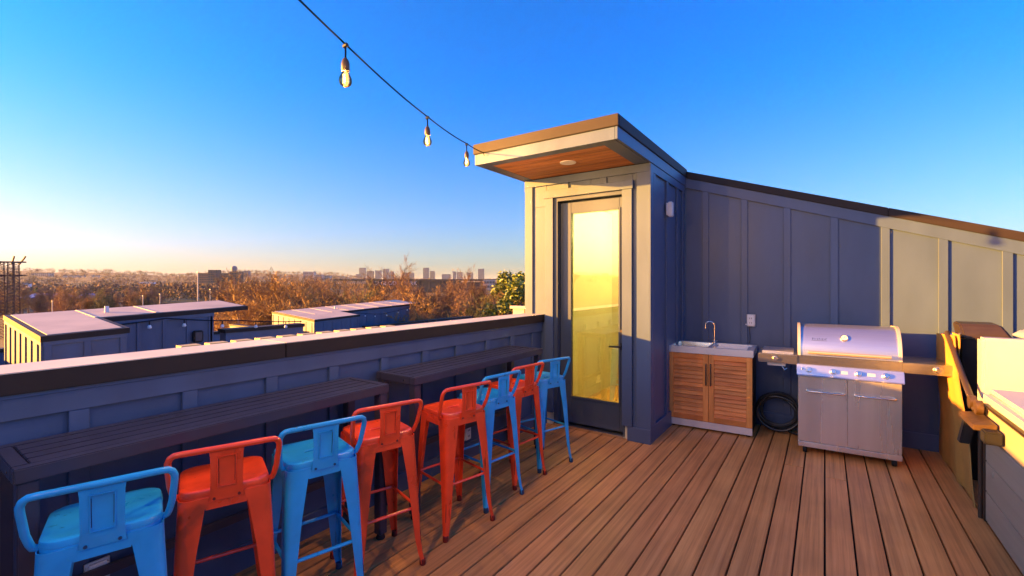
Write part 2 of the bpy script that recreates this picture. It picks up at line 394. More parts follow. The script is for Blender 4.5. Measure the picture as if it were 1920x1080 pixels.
# solid cores (walls of the tower, hollow inside)
YB = 6.75
bx(TX0 + .013, -2.4315, TY0 + .013, TY0 + .14, -.3, 2.70).build('wall_core', 'interior', st)
bx(-1.6395, TX1 - .013, TY0 + .013, TY0 + .14, -.3, 2.70).build('wall_core', 'interior', st)
bx(-2.431, -1.64, TY0 + .013, TY0 + .14, 2.47, 2.70).build('wall_core', 'interior', st)
bx(TX0 + .013, TX0 + .10, TY0 + .1405, YB, -.3, 2.70).build('wall_core', 'interior', st)
bx(TX1 - .10, TX1 - .013, TY0 + .1405, TYW, -.3, 2.70).build('wall_core', 'interior', st)
bx(TX0 + .10, TX1, YB - .1, YB, -.3, 2.70).build('wall_core', 'interior', st)
bx(TX0 + .1005, TX1 - .1005, TY0 + .145, YB - .1005, 2.60, 2.66).build('ceiling', 'interior', st)
bx(TX0 + .1005, TX1 - .1005, TY0 + .145, YB - .1005, -.28, -.02).build('landing_floor', 'int_floor', st)
sl_ = MB().lathe((-1.8, 6.3, 2.565), [(.10, 0), (.12, .008), (.12, .034)], 24).build('ceiling_lamp', 'lampglow', st, smooth=True) if 'lampglow' in M else None
ld = bpy.data.lights.new('stairwell_lamp', 'POINT'); ld.energy = 17; ld.color = (1, .87, .42); ld.shadow_soft_size = .10
lo = bpy.data.objects.new('stairwell_lamp', ld); COL.objects.link(lo); lo.location = (-1.8, 6.3, 2.40)
# skirting of the stairwell
bx(TX0 + .1005, TX0 + .115, TY0 + .145, YB - .101, -.019, .12).build('skirting', 'interior', st, bevel=.003)
bx(TX0 + .116, TX1 - .101, YB - .115, YB - .101, -.019, .12).build('skirting', 'interior', st, bevel=.003)
# outer cladding of left/back
facade(st, (TX0, YB), (TX0, TY0), (-1, 0), -1.5, lambda s: 2.70, [.3 + .405 * i for i in range(6)])
# door face: panels
fp = [(-2.80, -2.532, 0, 2.39), (-2.80, -2.532, 2.393, 2.70), (-2.529, -2.0, 2.475, 2.70), (-1.997, -1.555, 2.475, 2.70), (-1.552, -1.394, 0, 2.70)]
for a, b, z0, z1 in fp: bx(a + .001, b, TY0, TY0 + .0125, z0, z1).build('panel', 'paint', st)
def trim(a, b, z0, z1, d=.02, nm='trim_board', m='paint'): return bx(a, b, TY0 - d, TY0 - .0005, z0, z1).build(nm, m, st, bevel=.002, seg=1)
trim(-2.803, -2.703, .0, 2.62, .021, 'corner_board'); trim(-1.509, -1.372, .0, 2.62, .021, 'corner_board')
trim(-2.803, -1.372, 2.6205, 2.70, .021, 'frieze_board')
trim(-2.318, -2.253, 2.5555, 2.62, .019, 'batten'); trim(-1.886, -1.821, 2.5555, 2.62, .019, 'batten')
trim(-2.545, -1.540, 2.47, 2.555, .045, 'door_casing'); trim(-2.53, -2.432, .14, 2.4695, .038, 'door_casing'); trim(-1.652, -1.552, .14, 2.4695, .038, 'door_casing')
trim(-2.702, -2.5305, 0, .14, .024, 'base_board'); trim(-1.6, -1.370, 0, .139, .032, 'base_board')
# jambs and door
bx(-2.431, -2.388, TY0 - .012, TY0 + .12, .02, 2.43).build('jamb', 'paint_door', st)
bx(-1.6515, -1.640, TY0 - .012, TY0 + .12, .02, 2.43).build('jamb', 'paint_door', st)
bx(-2.431, -1.640, TY0 - .012, TY0 + .12, 2.431, 2.469).build('jamb', 'paint_door', st)
bx(-2.431, -1.641, TY0 - .035, TY0 + .12, .0, .03).build('threshold', 'chrome', st, bevel=.004)
D0, D1 = TY0 + .055, TY0 + .10
for a in ((-2.43, -2.36, .0305, 2.43), (-1.672, -1.6405, .0305, 2.43), (-2.3595, -1.6725, 2.38, 2.43), (-2.3595, -1.6725, .0305, .075)):
    bx(a[0], a[1], D1 + .001, TY0 + .139, a[2], a[3]).build('door_stop', 'paint_door', st)
door = bx(-2.385, -2.258, D0, D1, .045, 2.415).build('door', 'paint_door', st, bevel=.003)
for a, b, z0, z1 in ((-1.712, -1.655, .045, 2.415), (-2.2575, -1.7125, .045, .322), (-2.2575, -1.7125, 2.303, 2.415)):
    bx(a, b, D0, D1, z0, z1).build('rail', 'paint_door', door, bevel=.003)
for a, b, z0, z1 in ((-2.272, -2.25, .31, 2.316), (-1.72, -1.698, .31, 2.316), (-2.2495, -1.7205, .31, .332), (-2.2495, -1.7205, 2.294, 2.316)):
    bx(a, b, D0 - .012, D0 - .0005, z0, z1).build('glazing_bead', 'paint_door', door, bevel=.004)
bx(-2.2575, -1.7125, D0 + .018, D0 + .024, .323, 2.302).build('glass_pane', 'door_glass', door)
bx(-1.7, -1.668, D0 - .012, D0 - .0005, .87, .945).build('handle_plate', 'black', door, bevel=.002)
MB().tube([(-1.684, D0 - .012, .907), (-1.684, D0 - .055, .907), (-1.70, D0 - .06, .907), (-1.80, D0 - .06, .905)], [.011, .011, .010, .009], 10).build('lever_handle', 'black', door, smooth=True)
bx(-1.706, -1.664, D0 - .014, D0 - .0005, 1.01, 1.075).build('keypad_lock', 'arm', door, bevel=.004)
bx(-1.694, -1.676, D0 - .022, D0 - .0145, 1.03, 1.055).build('lock_knob', 'chrome', door, bevel=.004)
# right side face (lamp side)
facade(st, (TX1, TY0 + .0), (TX1, TYW - .014), (1, 0), 0, lambda s: 2.70, [.12, .56, .97], rail=.08, base=.16)
bx(TX1 + .0005, TX1 + .023, TY0 - .022, TY0 + .07, .0, 2.70).build('corner_board', 'paint', st, bevel=.002, seg=1)
bx(TX1 + .0005, TX1 + .023, TYW - .12, TYW - .015, .1, 2.62).build('corner_board', 'paint', st, bevel=.002, seg=1)
# canopy
can = bx(TX0 - .002, TX1 + .004, 3.50, YB, 2.715, 2.80).build('canopy', 'dark', st)
bx(TX0 - .004, TX1 + .006, 3.472, 3.4995, 2.70, 2.803).build('fascia', 'paint', can, bevel=.002, seg=1)
bx(TX1 + .0065, TX1 + .030, 3.472, TYW - .02, 2.7005, 2.803).build('fascia', 'paint', can, bevel=.002, seg=1)
bx(TX0 - .030, TX0 - .0045, 3.472, YB, 2.7005, 2.803).build('fascia', 'paint', can, bevel=.002, seg=1)
bx(TX0 - .04, TX1 + .042, 3.455, 3.483, 2.8035, 2.90).build('coping', 'coping', can, bevel=.004)
bx(TX1 + .014, TX1 + .042, 3.4835, TYW + .0, 2.8035, 2.90).build('coping', 'coping', can, bevel=.004)
bx(TX0 - .04, TX0 - .012, 3.4835, YB, 2.8035, 2.90).build('coping', 'coping', can, bevel=.004)
bx(TX0 - .0115, TX1 + .0135, 3.4835, YB, 2.8035, 2.885).build('roof_sheet', 'roof', can)
# soffit frame and boards
bx(TX0 + .0, TX1, 3.50, 3.585, 2.702, 2.7145).build('soffit_trim', 'paint', can)
bx(TX0 + .0, TX0 + .10, 3.586, TY0 - .022, 2.702, 2.7145).build('soffit_trim', 'paint', can)
bx(TX1 - .13, TX1, 3.586, TY0 - .022, 2.702, 2.7145).build('soffit_trim', 'paint', can)
nb = 8; w_ = (TY0 - .022 - 3.587) / nb
for i in range(nb):
    bx(TX0 + .101, TX1 - .131, 3.587 + i * w_ + .002, 3.587 + (i + 1) * w_ - .002, 2.704, 2.7145).build('soffit_board', 'cedar', can, bevel=.002, seg=1)
MB().lathe((-2.03, 3.90, 2.6975), [(.075, 0), (.078, .003), (.078, .006)], 28).build('downlight', 'white', can, smooth=True)
# sloping back wall
SL = .326; ztop = lambda x: 2.885 - SL * (x + 1.397)
XR = 3.2
facade(st, (TX1 + .0, TYW), (XR, TYW), (0, -1), 0, lambda s: ztop(TX1 + s) - .08, [x - TX1 for x in (-1.142, -.737, -.33, .078, .481, .889, 1.295, 1.70, 2.105, 2.51, 2.915)], rail=.115, base=.15)
def slopebox(x0, x1, y0, y1, dz0, dz1, zb=None):
    P = []
    for zf in ((lambda x: ztop(x) + dz0) if zb is None else (lambda x: zb), lambda x: ztop(x) + dz1):
        P += [(x0, y0, zf(x0)), (x1, y0, zf(x1)), (x1, y1, zf(x1)), (x0, y1, zf(x0))]
    return MB().quad8(P)
for a, b in ((TX1 + .0425, .5), (.502, XR + .02)): slopebox(a, b, TYW - .035, TYW + .25, -.079, 0).build('coping', 'coping', st, bevel=.004)
slopebox(TX1 + .001, XR, TYW + .0125, YB, 0, -.081, zb=-1.5).build('wall_core', 'paint', st)
slopebox(TX1 + .043, XR + .02, TYW + .251, YB + .02, -.08, -.02).build('roof_sheet', 'roof', st)

# lower house body under the terrace
hb = thing('house', 'navy sided house carrying the roof terrace', 'house', (.3, 1.8, -9))
MB().box(-2.79, 3.39, -3.18, 6.74, -9.0, -1.51).build('wall', 'paint', hb)
MB().box(-2.79, 3.39, -3.18, 6.74, -1.509, -.301).build('floor_slab', 'dark', hb)

# ================================================================= BAR TABLES
def bar_table(y0, y1, label):
    T = thing('bar_table', label, 'bar table', (-2.38, (y0 + y1) / 2, 0), 'narrow bar tables along the parapet')
    x0, x1, zt = -2.565, -2.185, .932
    f = .045
    bx(x1 - f, x1, y0, y1, zt - .05, zt).build('top_rail', 'bar', T, bevel=.004)
    bx(x0, x0 + f, y0, y1, zt - .05, zt).build('top_rail', 'bar', T, bevel=.004)
    for a, b in ((y0, y0 + f), (y1 - f, y1)): bx(x0 + f + .0005, x1 - f - .0005, a, b, zt - .05, zt).build('end_rail', 'bar', T, bevel=.004)
    n = 4; wd = (x1 - x0 - 2 * f - .004) / n
    for i in range(n):
        a = x0 + f + .002 + i * wd
        bx(a + .003, a + wd - .003, y0 + f + .004, y1 - f - .004, zt - .014, zt - .002).build('slat', 'bar', T, bevel=.003)
    for x in (x0 + .008, x1 - .063):
        for y in (y0 + .01, y1 - .065):
            lg = bx(x, x + .055, y, y + .055, .03, zt - .051).build('leg', 'bar', T, bevel=.004)
            MB().lathe((x + .0275, y + .0275, 0), [(.026, 0), (.028, .006), (.022, .03)], 12).build('foot', 'black', lg, smooth=True)
    bx(x0 + .02, x0 + .045, y0 + .066, y1 - .066, .30, .34).build('stretcher', 'bar', T, bevel=.003)
    for y, s in ((y0, -1), (y1, 1)):
        MB().lathe((x1 - .10, y + (-.0035 if s < 0 else .0005), zt - .026), [(.007, 0), (.006, .003)], 10, 'y').build('bolt', 'chrome', T)
    return T
bar_table(.30, 1.86, 'long charcoal slatted bar table nearest the viewer on the parapet')
bar_table(2.065, 3.69, 'long charcoal slatted bar table farther off beside the glass door')

# ================================================================= STOOLS
def rr(h, r, z, n=6, dy=0):
    P = []
    for cx, cy, a0 in ((h - r, h - r, 0), (-(h - r), h - r, 90), (-(h - r), -(h - r), 180), (h - r, -(h - r), 270)):
        for k in range(n + 1):
            a = rad(a0 + 90 * k / n); P.append((cx + r * math.cos(a), cy + r * math.sin(a) + dy, z))
    return P
def make_stool(color, cname):
    T = thing('bar_stool', '', 'bar stool')
    n = 6; tot = 4 * (n + 1)
    zt = .742
    def slot(z, g=0):
        P = []
        for k in range(tot):
            a = 2 * math.pi * (k + .5) / tot
            P.append(((.042 + g) * math.copysign(abs(math.cos(a)) ** .6, math.cos(a)), (.0115 + g) * math.copysign(abs(math.sin(a)) ** .8, math.sin(a)), z))
        return P
    s = MB()
    s.rings([slot(zt - .03), slot(zt - .008), slot(zt - .004, .004), rr(.118, .045, zt - .0045), rr(.128, .05, zt - .001), rr(.148, .056, zt), rr(.1535, .058, zt - .003), rr(.1555, .06, zt - .009),
             rr(.1555, .06, zt - .022), rr(.1535, .058, zt - .024), rr(.1575, .06, zt - .055), rr(.155, .058, zt - .056), rr(.150, .056, zt - .02)], False, False)
    seat = s.build('seat', color, T, smooth=True)
    for sx in (-1, 1):
        for sy in (-1, 1):
            L = MB(); rs = []
            for z, w0, c in ((zt - .030, .100, .1585), (zt - .056, .096, .1592), (zt - .076, .087, .160), (zt - .12, .082, .162), (.50, .068, .168), (.31, .052, .1745), (.16, .040, .180), (.075, .031, .186), (.03, .026, .193), (.012, .025, .195)):
                rc = min(.034, w0 * .42); t = .0035; P = []
                P.append((c - w0, c)); 
                for q in range(5):
                    a = rad(90 - 90 * q / 4); P.append((c - rc + rc * math.cos(a), c - rc + rc * math.sin(a)))
                P.append((c, c - w0)); P.append((c - t, c - w0))
                for q in range(5):
                    a = rad(90 * q / 4); P.append((c - rc + (rc - t) * math.cos(a), c - rc + (rc - t) * math.sin(a)))
                P.append((c - w0, c - t))
                rs.append([(x * sx, y * sy, z) for x, y in P])
            L.rings(rs)
            lg = L.build('leg', color, T, smooth=True)
            MB().tube([(sx * .166, sy * .166, .30), (sx * .1785, sy * .1785, .11)], [.0016, .0016], 5).build('groove_rib', 'black', lg)
            MB().lathe((sx * .183, sy * .183, 0), [(.015, 0), (.0175, .004), (.0165, .032), (.013, .034)], 12).build('foot_cap', 'dk_' + cname, lg, smooth=True)
    for k in range(4):
        q = Matrix.Rotation(k * math.pi / 2, 3, 'Z'); c_ = [q @ Vector(p) for p in ((-.070, -.1585, zt - .078), (.070, -.1585, zt - .078), (.070, -.1550, zt - .078), (-.070, -.1550, zt - .078), (-.070, -.1575, zt - .05), (.070, -.1575, zt - .05), (.070, -.1545, zt - .05), (-.070, -.1545, zt - .05))]
        MB().quad8(c_).build('apron', color, T)
    c = .160; zr = .315
    for a, b in (((-c, -c), (c, -c)), ((c, -c), (c, c)), ((c, c), (-c, c)), ((-c, c), (-c, -c))):
        MB().tube([(a[0], a[1], zr), (b[0], b[1], zr)], .0085, 8).build('rung', color, T, smooth=True)
    pts = [(-.150, -.095, .712), (-.168, -.098, .718), (-.174, -.106, .736), (-.181, -.122, .772), (-.187, -.150, .852), (-.187, -.158, .873), (-.180, -.166, .891), (-.168, -.170, .900), (-.148, -.173, .902)]
    full = pts + [(-.08, -.177, .903), (0, -.178, .903), (.08, -.177, .903)] + [(-x, y, z) for x, y, z in reversed(pts)]
    MB().tube(full, .0115, 10).build('back_rail', color, T, smooth=True)
    # splat with a pressed rectangle
    xs = [-1, -.62, -.52, 0, .52, .62, 1]; zs = [(.895, -.178), (.880, -.179), (.872, -.179), (.81, -.178), (.752, -.172), (.744, -.171), (.724, -.167), (.710, -.165), (.698, -.1645)]
    for side in (0,):
        g = MB(); ro = []
        for r_, (z, y) in enumerate(zs):
            hw = .0585 - .004 * math.sin(math.pi * (r_ / 8)); row = []
            for ci, x in enumerate(xs):
                ins = (1 < ci < 5) and (2 <= r_ <= 4)
                row.append((x * hw, y + (.0035 if ins else 0) + .004 * (1 - x * x) * 0, z))
            row += [(p[0], p[1] + .003, p[2]) for p in reversed(row)]
            ro.append(row)
        g.rings(ro)
    sp = g.build('splat', color, T, smooth=True)
    MB().tube([(-.031, -.1805, .870), (.031, -.1805, .870), (.030, -.1745, .752), (-.030, -.1745, .752)], .0028, 6, closed=True).build('pressed_frame', color, sp, smooth=True)
    for sx in (-1, 1):
        MB().tube([(sx * .0275, -.1780, .860), (sx * .0270, -.1725, .765)], .0012, 5).build('dark_edge', 'dk_' + cname, sp)  # thin dark line down each side of the pressed rectangle
        MB().lathe((sx * .042, -.1690, .706), [(.0055, 0), (.005, .004)], 10, 'y').build('bolt', 'dk_' + cname, sp)
    remember(T)
    return T
M['dk_red'] = mat('dark_red_foot_cap', (.16, .012, .008), .5); M['dk_blue'] = mat('dark_blue_foot_cap', (.01, .05, .11), .5)
G_ST = 'metal bar stools lined up at the bar tables'
spots = [((-2.084, .511), 16.7, 'blue', 'blue metal bar stool nearest the viewer with a white outlet behind its legs'),
         ((-2.10, .90), 20.5, 'red', 'red metal bar stool between the two nearest blue stools'),
         ((-2.045, 1.277), 15.5, 'blue', 'blue metal bar stool between two red ones at the near bar table'),
         ((-2.05, 1.66), 17.0, 'red', 'red metal bar stool at the far end of the near bar table'),
         ((-2.005, 2.235), 13.0, 'red', 'red metal bar stool at the near end of the far bar table'),
         ((-2.036, 2.63), 8.0, 'blue', 'blue metal bar stool between the two red ones at the far bar table'),
         ((-2.068, 3.02), 7.5, 'red', 'red metal bar stool farthest from the viewer, next to the last blue one'),
         ((-2.038, 3.41), 17.0, 'blue', 'blue metal bar stool in front of the glass door, farthest of the row')]
proto = {}
for (x, y), a, c, lab in spots:
    if c not in proto:
        t = proto[c] = make_stool(c, c); t.location = (x, y, 0); t.rotation_euler.z = rad(90 - a); t['label'] = lab; t['group'] = G_ST
    else: dup(proto[c], (x, y, 0), rad(90 - a), lab, G_ST)

# ================================================================= SINK CABINET
cb = thing('sink_cabinet', 'outdoor sink cabinet with slatted teak doors and steel top', 'cabinet', (-1.0, 5.07, 0))
W2 = .405; CD = .50
bx_l = lambda x0, x1, y0, y1, z0, z1: MB().box(x0, x1, y0, y1, z0, z1)
def bl(T, nm, m, *a, bevel=0, smooth=False, seg=2): return MB().box(*a).build(nm, m, T, bevel=bevel, off=(0, 0, 0), smooth=smooth, seg=seg)
bl(cb, 'carcass', 'black', -W2, W2, .022, CD, .03, .80)

M['steel_w'] = mat('pale_satin_steel', (0.74, 0.71, 0.68), 0.38, metal=.55, var=.05)
bl(cb, 'kick_plate', 'steel_w', -W2, W2, .0, .0215, .022, .092, bevel=.002)
for dx0, dx1 in ((-W2, -.002), (.002, W2)):
    f = .052; y0, y1 = -.004, .0215
    dr = bl(cb, 'door', 'teak_v', dx0, dx0 + f, y0, y1, .096, .798, bevel=.002)
    bl(dr, 'stile', 'teak_v', dx1 - f, dx1, y0, y1, .096, .798, bevel=.002)
    bl(dr, 'top_rail', 'teak', dx0 + f + .0003, dx1 - f - .0003, y0, y1, .748, .798, bevel=.002)
    bl(dr, 'bottom_rail', 'teak', dx0 + f + .0003, dx1 - f - .0003, y0, y1, .096, .150, bevel=.002)
    nS = 14; hgt = (.748 - .150) / nS; base = None
    for i in range(nS):
        z = .150 + i * hgt
        if base is None:
            a, b = dx0 + f + .001, dx1 - f - .001
            s = MB().quad8([(a, -.001, 0), (b, -.001, 0), (b, .006, 0), (a, .006, 0), (a, .0165, hgt * .94), (b, .0165, hgt * .94), (b, .021, hgt * .94), (a, .021, hgt * .94)])
            o = s.build('slat', 'teak', dr, bevel=.001, seg=1, off=(0, 0, 0)); base = o
        else:
            o = base.copy(); COL.objects.link(o)
        o.location = (0, 0, z)
    hx = dx1 - .02 if dx0 < 0 and dx1 < 0 else dx0 + .02
    hd = MB().tube([(hx, -.005, .70), (hx, -.028, .695), (hx, -.03, .68), (hx, -.03, .50), (hx, -.028, .485), (hx, -.005, .48)], .0065, 8).build('handle', 'arm', dr, smooth=True, off=(0, 0, 0))
# steel top with two basins
tz0, tz1 = .802, .872
top = bl(cb, 'worktop', 'steel_w', -W2 - .012, W2 + .012, -.012, .04, tz0, tz1, bevel=.003)
bl(top, 'worktop_back', 'steel_w', -W2 - .012, W2 + .012, CD - .06, CD, tz0, tz1, bevel=.003)
for a, b in ((-W2 - .012, -W2 + .03), (W2 - .03, W2 + .012)): bl(top, 'worktop_side', 'steel_w', a, b, .0405, CD - .0605, tz0, tz1, bevel=.002)
bl(top, 'drainer', 'steel_w', .02, W2 - .031, .0405, CD - .0605, tz0, tz1 - .012, bevel=.003)
bl(top, 'divider', 'steel_w', -.02, .0195, .0405, CD - .0605, tz0, tz1 - .002, bevel=.003)
bs = MB(); x0, x1, y0, y1 = -W2 + .031, -.0205, .041, CD - .061
bs.rings([[(x0, y0, tz1 - .003), (x1, y0, tz1 - .003), (x1, y1, tz1 - .003), (x0, y1, tz1 - .003)], [(x0 + .02, y0 + .02, .68), (x1 - .02, y0 + .02, .68), (x1 - .02, y1 - .02, .68), (x0 + .02, y1 - .02, .68)]], False, True)
bs.build('basin', 'chrome', top, off=(0, 0, 0))
for i in range(5): bl(top, 'drainer_rib', 'steel_w', .06, W2 - .06, .09 + i * .065, .105 + i * .065, tz1 - .0118, tz1 - .004, bevel=.002)
pth = [(0.0, .40, tz1 - .01), (0, .40, tz1 + .20)] + [(-.045 + .045 * math.cos(rad(a)), .40 - .03 * math.sin(rad(a / 2)), tz1 + .20 + .045 * math.sin(rad(a))) for a in range(15, 181, 15)] + [(-.09, .37, tz1 + .165)]
MB().tube(pth, .0085, 10).build('faucet', 'chrome', top, smooth=True, off=(0, 0, 0))
MB().tube([(0, .40, tz1 - .01), (0, .40, tz1 + .035)], .016, 12).build('faucet_base', 'chrome', top, smooth=True, off=(0, 0, 0))
MB().tube([(.0, .40, tz1 + .02), (.035, .39, tz1 + .035)], .006, 8).build('faucet_lever', 'chrome', top, smooth=True, off=(0, 0, 0))
for sx in (-W2 + .04, W2 - .04):
    for yy in (.05, CD - .05): MB().lathe((sx, yy, 0), [(.02, 0), (.02, .03)], 10).build('foot', 'black', cb, off=(0, 0, 0))
cb.rotation_euler.z = rad(2.6)

# ================================================================= GRILL
gr = thing('gas_grill', 'stainless steel gas grill with four knobs and side shelves against the back wall', 'grill', (.165, 4.93, 0))
GW = .365; GD = .47
bl(gr, 'cart', 'steel', -GW, GW, .0225, GD, .095, .71, bevel=.003)
for a, b, hx in ((-GW, -.0015, -.16), (.0015, GW, .16)):
    d = bl(gr, 'door', 'steel', a, b, .0, .0215, .112, .70, bevel=.004)
    hz = .575; c = (a + b) / 2 + (.02 if a < 0 else 0); hw = .135
    MB().tube([(c - hw, 0, hz), (c - hw, -.03, hz), (c - hw + .01, -.038, hz), (c + hw - .01, -.038, hz), (c + hw, -.03, hz), (c + hw, 0, hz)], .0075, 10).build('handle', 'chrome', d, smooth=True, off=(0, 0, 0))
bl(gr, 'bottom_shelf', 'steel', -GW - .002, GW + .002, -.004, GD + .003, .062, .108, bevel=.004)
# firebox and control panel
bl(gr, 'firebox', 'steel_d', -GW - .003, GW + .003, .012, GD, .712, .885, bevel=.003)
cp = MB().rings([[(x, y, z) for y, z in ((-.045, .712), (-.036, .722), (-.010, .806), (.0115, .812), (.0115, .712))] for x in (-GW - .012, GW + .012)]).build('control_panel', 'steel_h', gr, bevel=.003, off=(0, 0, 0))
nrm = Vector((0, -.955, .296))
def knob(parent, x, z, r=.021, y=None):
    y = -.036 + (z - .722) / (.806 - .722) * .026 if y is None else y
    c = Vector((x, y, z)); n_ = nrm if parent is cp else Vector((0, -1, 0))
    MB().tube([c, c + n_ * .006], [r * 1.35, r * 1.25], 20).build('bezel', 'chrome', parent, smooth=True, off=(0, 0, 0))
    MB().tube([c + n_ * .006, c + n_ * .026, c + n_ * .030], [r * 1.0, r * .88, r * .75], 18).build('knob', 'chrome', parent, smooth=True, off=(0, 0, 0))
for x in (-.285, -.105, .075, .258): knob(cp, x, .764)
knob(cp, -.335, .772, .009)
for x in (-.03, .16):
    MB().quad8([(x - .028, -.0275 + .0 - .0012, .752), (x + .028, -.0275 - .0012, .752), (x + .028, -.0265, .752), (x - .028, -.0265, .752),
                (x - .028, -.0205 - .0012, .776), (x + .028, -.0205 - .0012, .776), (x + .028, -.0195, .776), (x - .028, -.0195, .776)]).build('printed_label', 'steel_w', cp, off=(0, 0, 0))
# hood: curved shell
prof = [(.018, .888)]
for q in range(0, 11):
    a = rad(8 + q * 8.2); prof.append((.018 + .20 * (1 - math.cos(a)) * 1.0, .895 + .265 * math.sin(a)))
prof += [(.40, 1.150), (GD - .02, 1.06), (GD - .02, .888)]
hood = MB().rings([[(x, y, z) for y, z in prof] for x in (-GW + .018, GW - .018)]).build('hood', 'steel_h', gr, smooth=True, off=(0, 0, 0))
pe = [(y - (.010 if i < 12 else -.004), z + (.010 if 2 < i < 14 else 0)) for i, (y, z) in enumerate(prof)]
for a, b in ((-GW - .004, -GW + .0175), (GW - .0175, GW + .004)):
    MB().rings([[(x, y, z) for y, z in pe] for x in (a, b)]).build('hood_end', 'hoodend', hood, smooth=True, off=(0, 0, 0)) if 'hoodend' in M else None
M['hoodend'] = mat('cream_cast_hood_end', (0.62, 0.56, 0.46), 0.35, metal=.5)
for a, b in ((-GW - .004, -GW + .0175), (GW - .0175, GW + .004)):
    MB().rings([[(x, y, z) for y, z in pe] for x in (a, b)]).build('hood_end', 'hoodend', hood, smooth=True, off=(0, 0, 0))
hh = MB().tube([(-GW + .075, -.032, .925), (GW - .075, -.032, .925)], .0145, 14).build('hood_handle', 'satin', hood, smooth=True, off=(0, 0, 0))
for x in (-GW + .09, GW - .09): MB().tube([(x, .018, .925), (x, -.03, .925)], .008, 8).build('handle_bracket', 'chrome', hood, smooth=True, off=(0, 0, 0))
# gauge sits on the hood, tilted
def hoodpt(z, out=0.0):
    s = min(1, max(-1, (z - .895) / .265)); a = math.asin(s); y = .018 + .20 * (1 - math.cos(a))
    n_ = Vector((0, -math.cos(a) * .265, math.sin(a) * .20)).normalized(); return Vector((0, y, z)) + n_ * out, n_
p, n_ = hoodpt(1.055)
q = p + Vector((-.02, 0, 0))
MB().tube([q - n_ * .002, q + n_ * .012, q + n_ * .016], [.030, .029, .025], 24).build('gauge', 'chrome', hood, smooth=True, off=(0, 0, 0))
MB().tube([q + n_ * .0155, q + n_ * .0172], [.023, .023], 24).build('gauge_dial', 'white', hood, smooth=False, off=(0, 0, 0))
MB().tube([q + n_ * .0175 + Vector((-.008, 0, -.012)), q + n_ * .0175 + Vector((.005, 0, .014))], .0016, 5).build('gauge_needle', 'black', hood, off=(0, 0, 0))
# dark raised badge strokes (lettering too small to read)
Rb = random.Random(3)
bd = MB()
for i in range(9):
    x = -.255 + i * .0125; hgt = .007 + .008 * Rb.random() + (.004 if i in (0, 8) else 0)
    for zz in (0,):
        p1, n1 = hoodpt(1.035 + (i % 3 == 0) * -.004, .001); p2, _ = hoodpt(1.035 + hgt, .001)
        bd.tube([p1 + Vector((x + Rb.uniform(-.002, .002), 0, 0)), p2 + Vector((x + Rb.uniform(-.003, .004), 0, 0))], .0017, 5)
pa, _ = hoodpt(1.026, .001)
bd.tube([pa + Vector((-.262, 0, 0)), pa + Vector((-.15, 0, 0))], .001, 5)
bd.build('badge', 'black', hood, off=(0, 0, 0))
# side shelves
for a, b in ((-GW - .325, -GW - .0035), (GW + .0035, GW + .325)):
    sh = bl(gr, 'side_shelf', 'steel_d', a, b, .0, GD - .02, .80, .885, bevel=.006)
    knob(sh, (a + b) / 2 + (-.02 if a < 0 else .06), .842, .024 if a > 0 else .02, y=0)
    if a < 0: bl(sh, 'side_burner_lid', 'steel_h', a + .03, b - .03, .05, GD - .08, .8855, .905, bevel=.006)
MB().box(-GW - .25, -GW - .10, .06, .16, .765, .799).build('burner_valve', 'steel_w', gr, bevel=.004, off=(0, 0, 0))
MB().tube([(-GW - .13, .05, .77), (-GW - .11, .05, .735), (-GW - .09, .06, .75)], .006, 8).build('gas_elbow', 'chrome', gr, smooth=True, off=(0, 0, 0))
for sx in (-GW + .05, GW - .045):
    for yy in (.045, GD - .05):
        cst = MB().lathe((sx, yy, .05), [(.014, 0), (.014, .013)], 10).build('caster', 'chrome', gr, off=(0, 0, 0))
        MB().tube([(sx - .016, yy, .033), (sx - .012, yy, .033), (sx + .012, yy, .033), (sx + .016, yy, .033)], [.027, .033, .033, .027], 16).build('caster_wheel', 'black', cst, smooth=True, off=(0, 0, 0))
gr.rotation_euler.z = rad(3.0)

# ================================================================= HOSE, OUTLETS, SENSOR
Rh = random.Random(5); pts = []
for i in range(0, 6 * 28):
    a = 2 * math.pi * i / 28; turn = i / 28
    rx = .175 + .02 * math.sin(turn * 2.1) + .012 * math.sin(a * 2 + turn); rz = .170 + .022 * math.cos(turn * 1.7)
    z = .21 + rz * math.sin(a) + .006 * math.sin(turn * 5); pts.append((-.40 + rx * math.cos(a) + .01 * math.sin(turn * 3), 5.40 + .025 * turn + .10 * (z - .2), max(z, .016)))
pts += [(-.30, 5.45, .02), (-.2, 5.40, .016), (-.05, 5.42, .016)]
ho = MB().tube(pts, .0125, 8).build('garden_hose', 'rubber', None, smooth=True); tag(ho, 'black rubber hose coiled on the deck between sink cabinet and grill', 'hose')

def outlet(x, y, z, normal, label, s=1.0):
    T = thing('outlet_box', label, 'outlet', (x, y, z), 'white covered power outlets')
    MB().box(-.036, .036, -.035, 0, -.06, .06).build('cover', 'white', T, bevel=.008, off=(0, 0, 0))
    MB().box(-.044, .044, -.006, -.0005, -.068, .068).build('back_plate', 'white', T, bevel=.003, off=(0, 0, 0))
    for zz in (-.025, .025):
        for xx in (-.009, .009): MB().box(xx - .002, xx + .002, -.0375, -.0352, zz - .008, zz + .008).build('slot', 'black', T, off=(0, 0, 0))
    MB().tube([(-.038, -.03, -.045), (-.050, -.03, -.045)], .008, 8).build('latch', 'white', T, off=(0, 0, 0))
    T.rotation_euler.z = math.atan2(normal[0], -normal[1]); T.scale = (s, s, s)
    return T
outlet(-.67, 5.629, 1.135, (0, -1), 'white outlet box on the back wall above the sink cabinet')
outlet(-2.5795, .60, .29, (1, 0), 'white outlet box low on the parapet behind the nearest blue stool')
outlet(-2.5795, 3.04, .245, (1, 0), 'white outlet box low on the parapet behind the red stool of the far bar table')
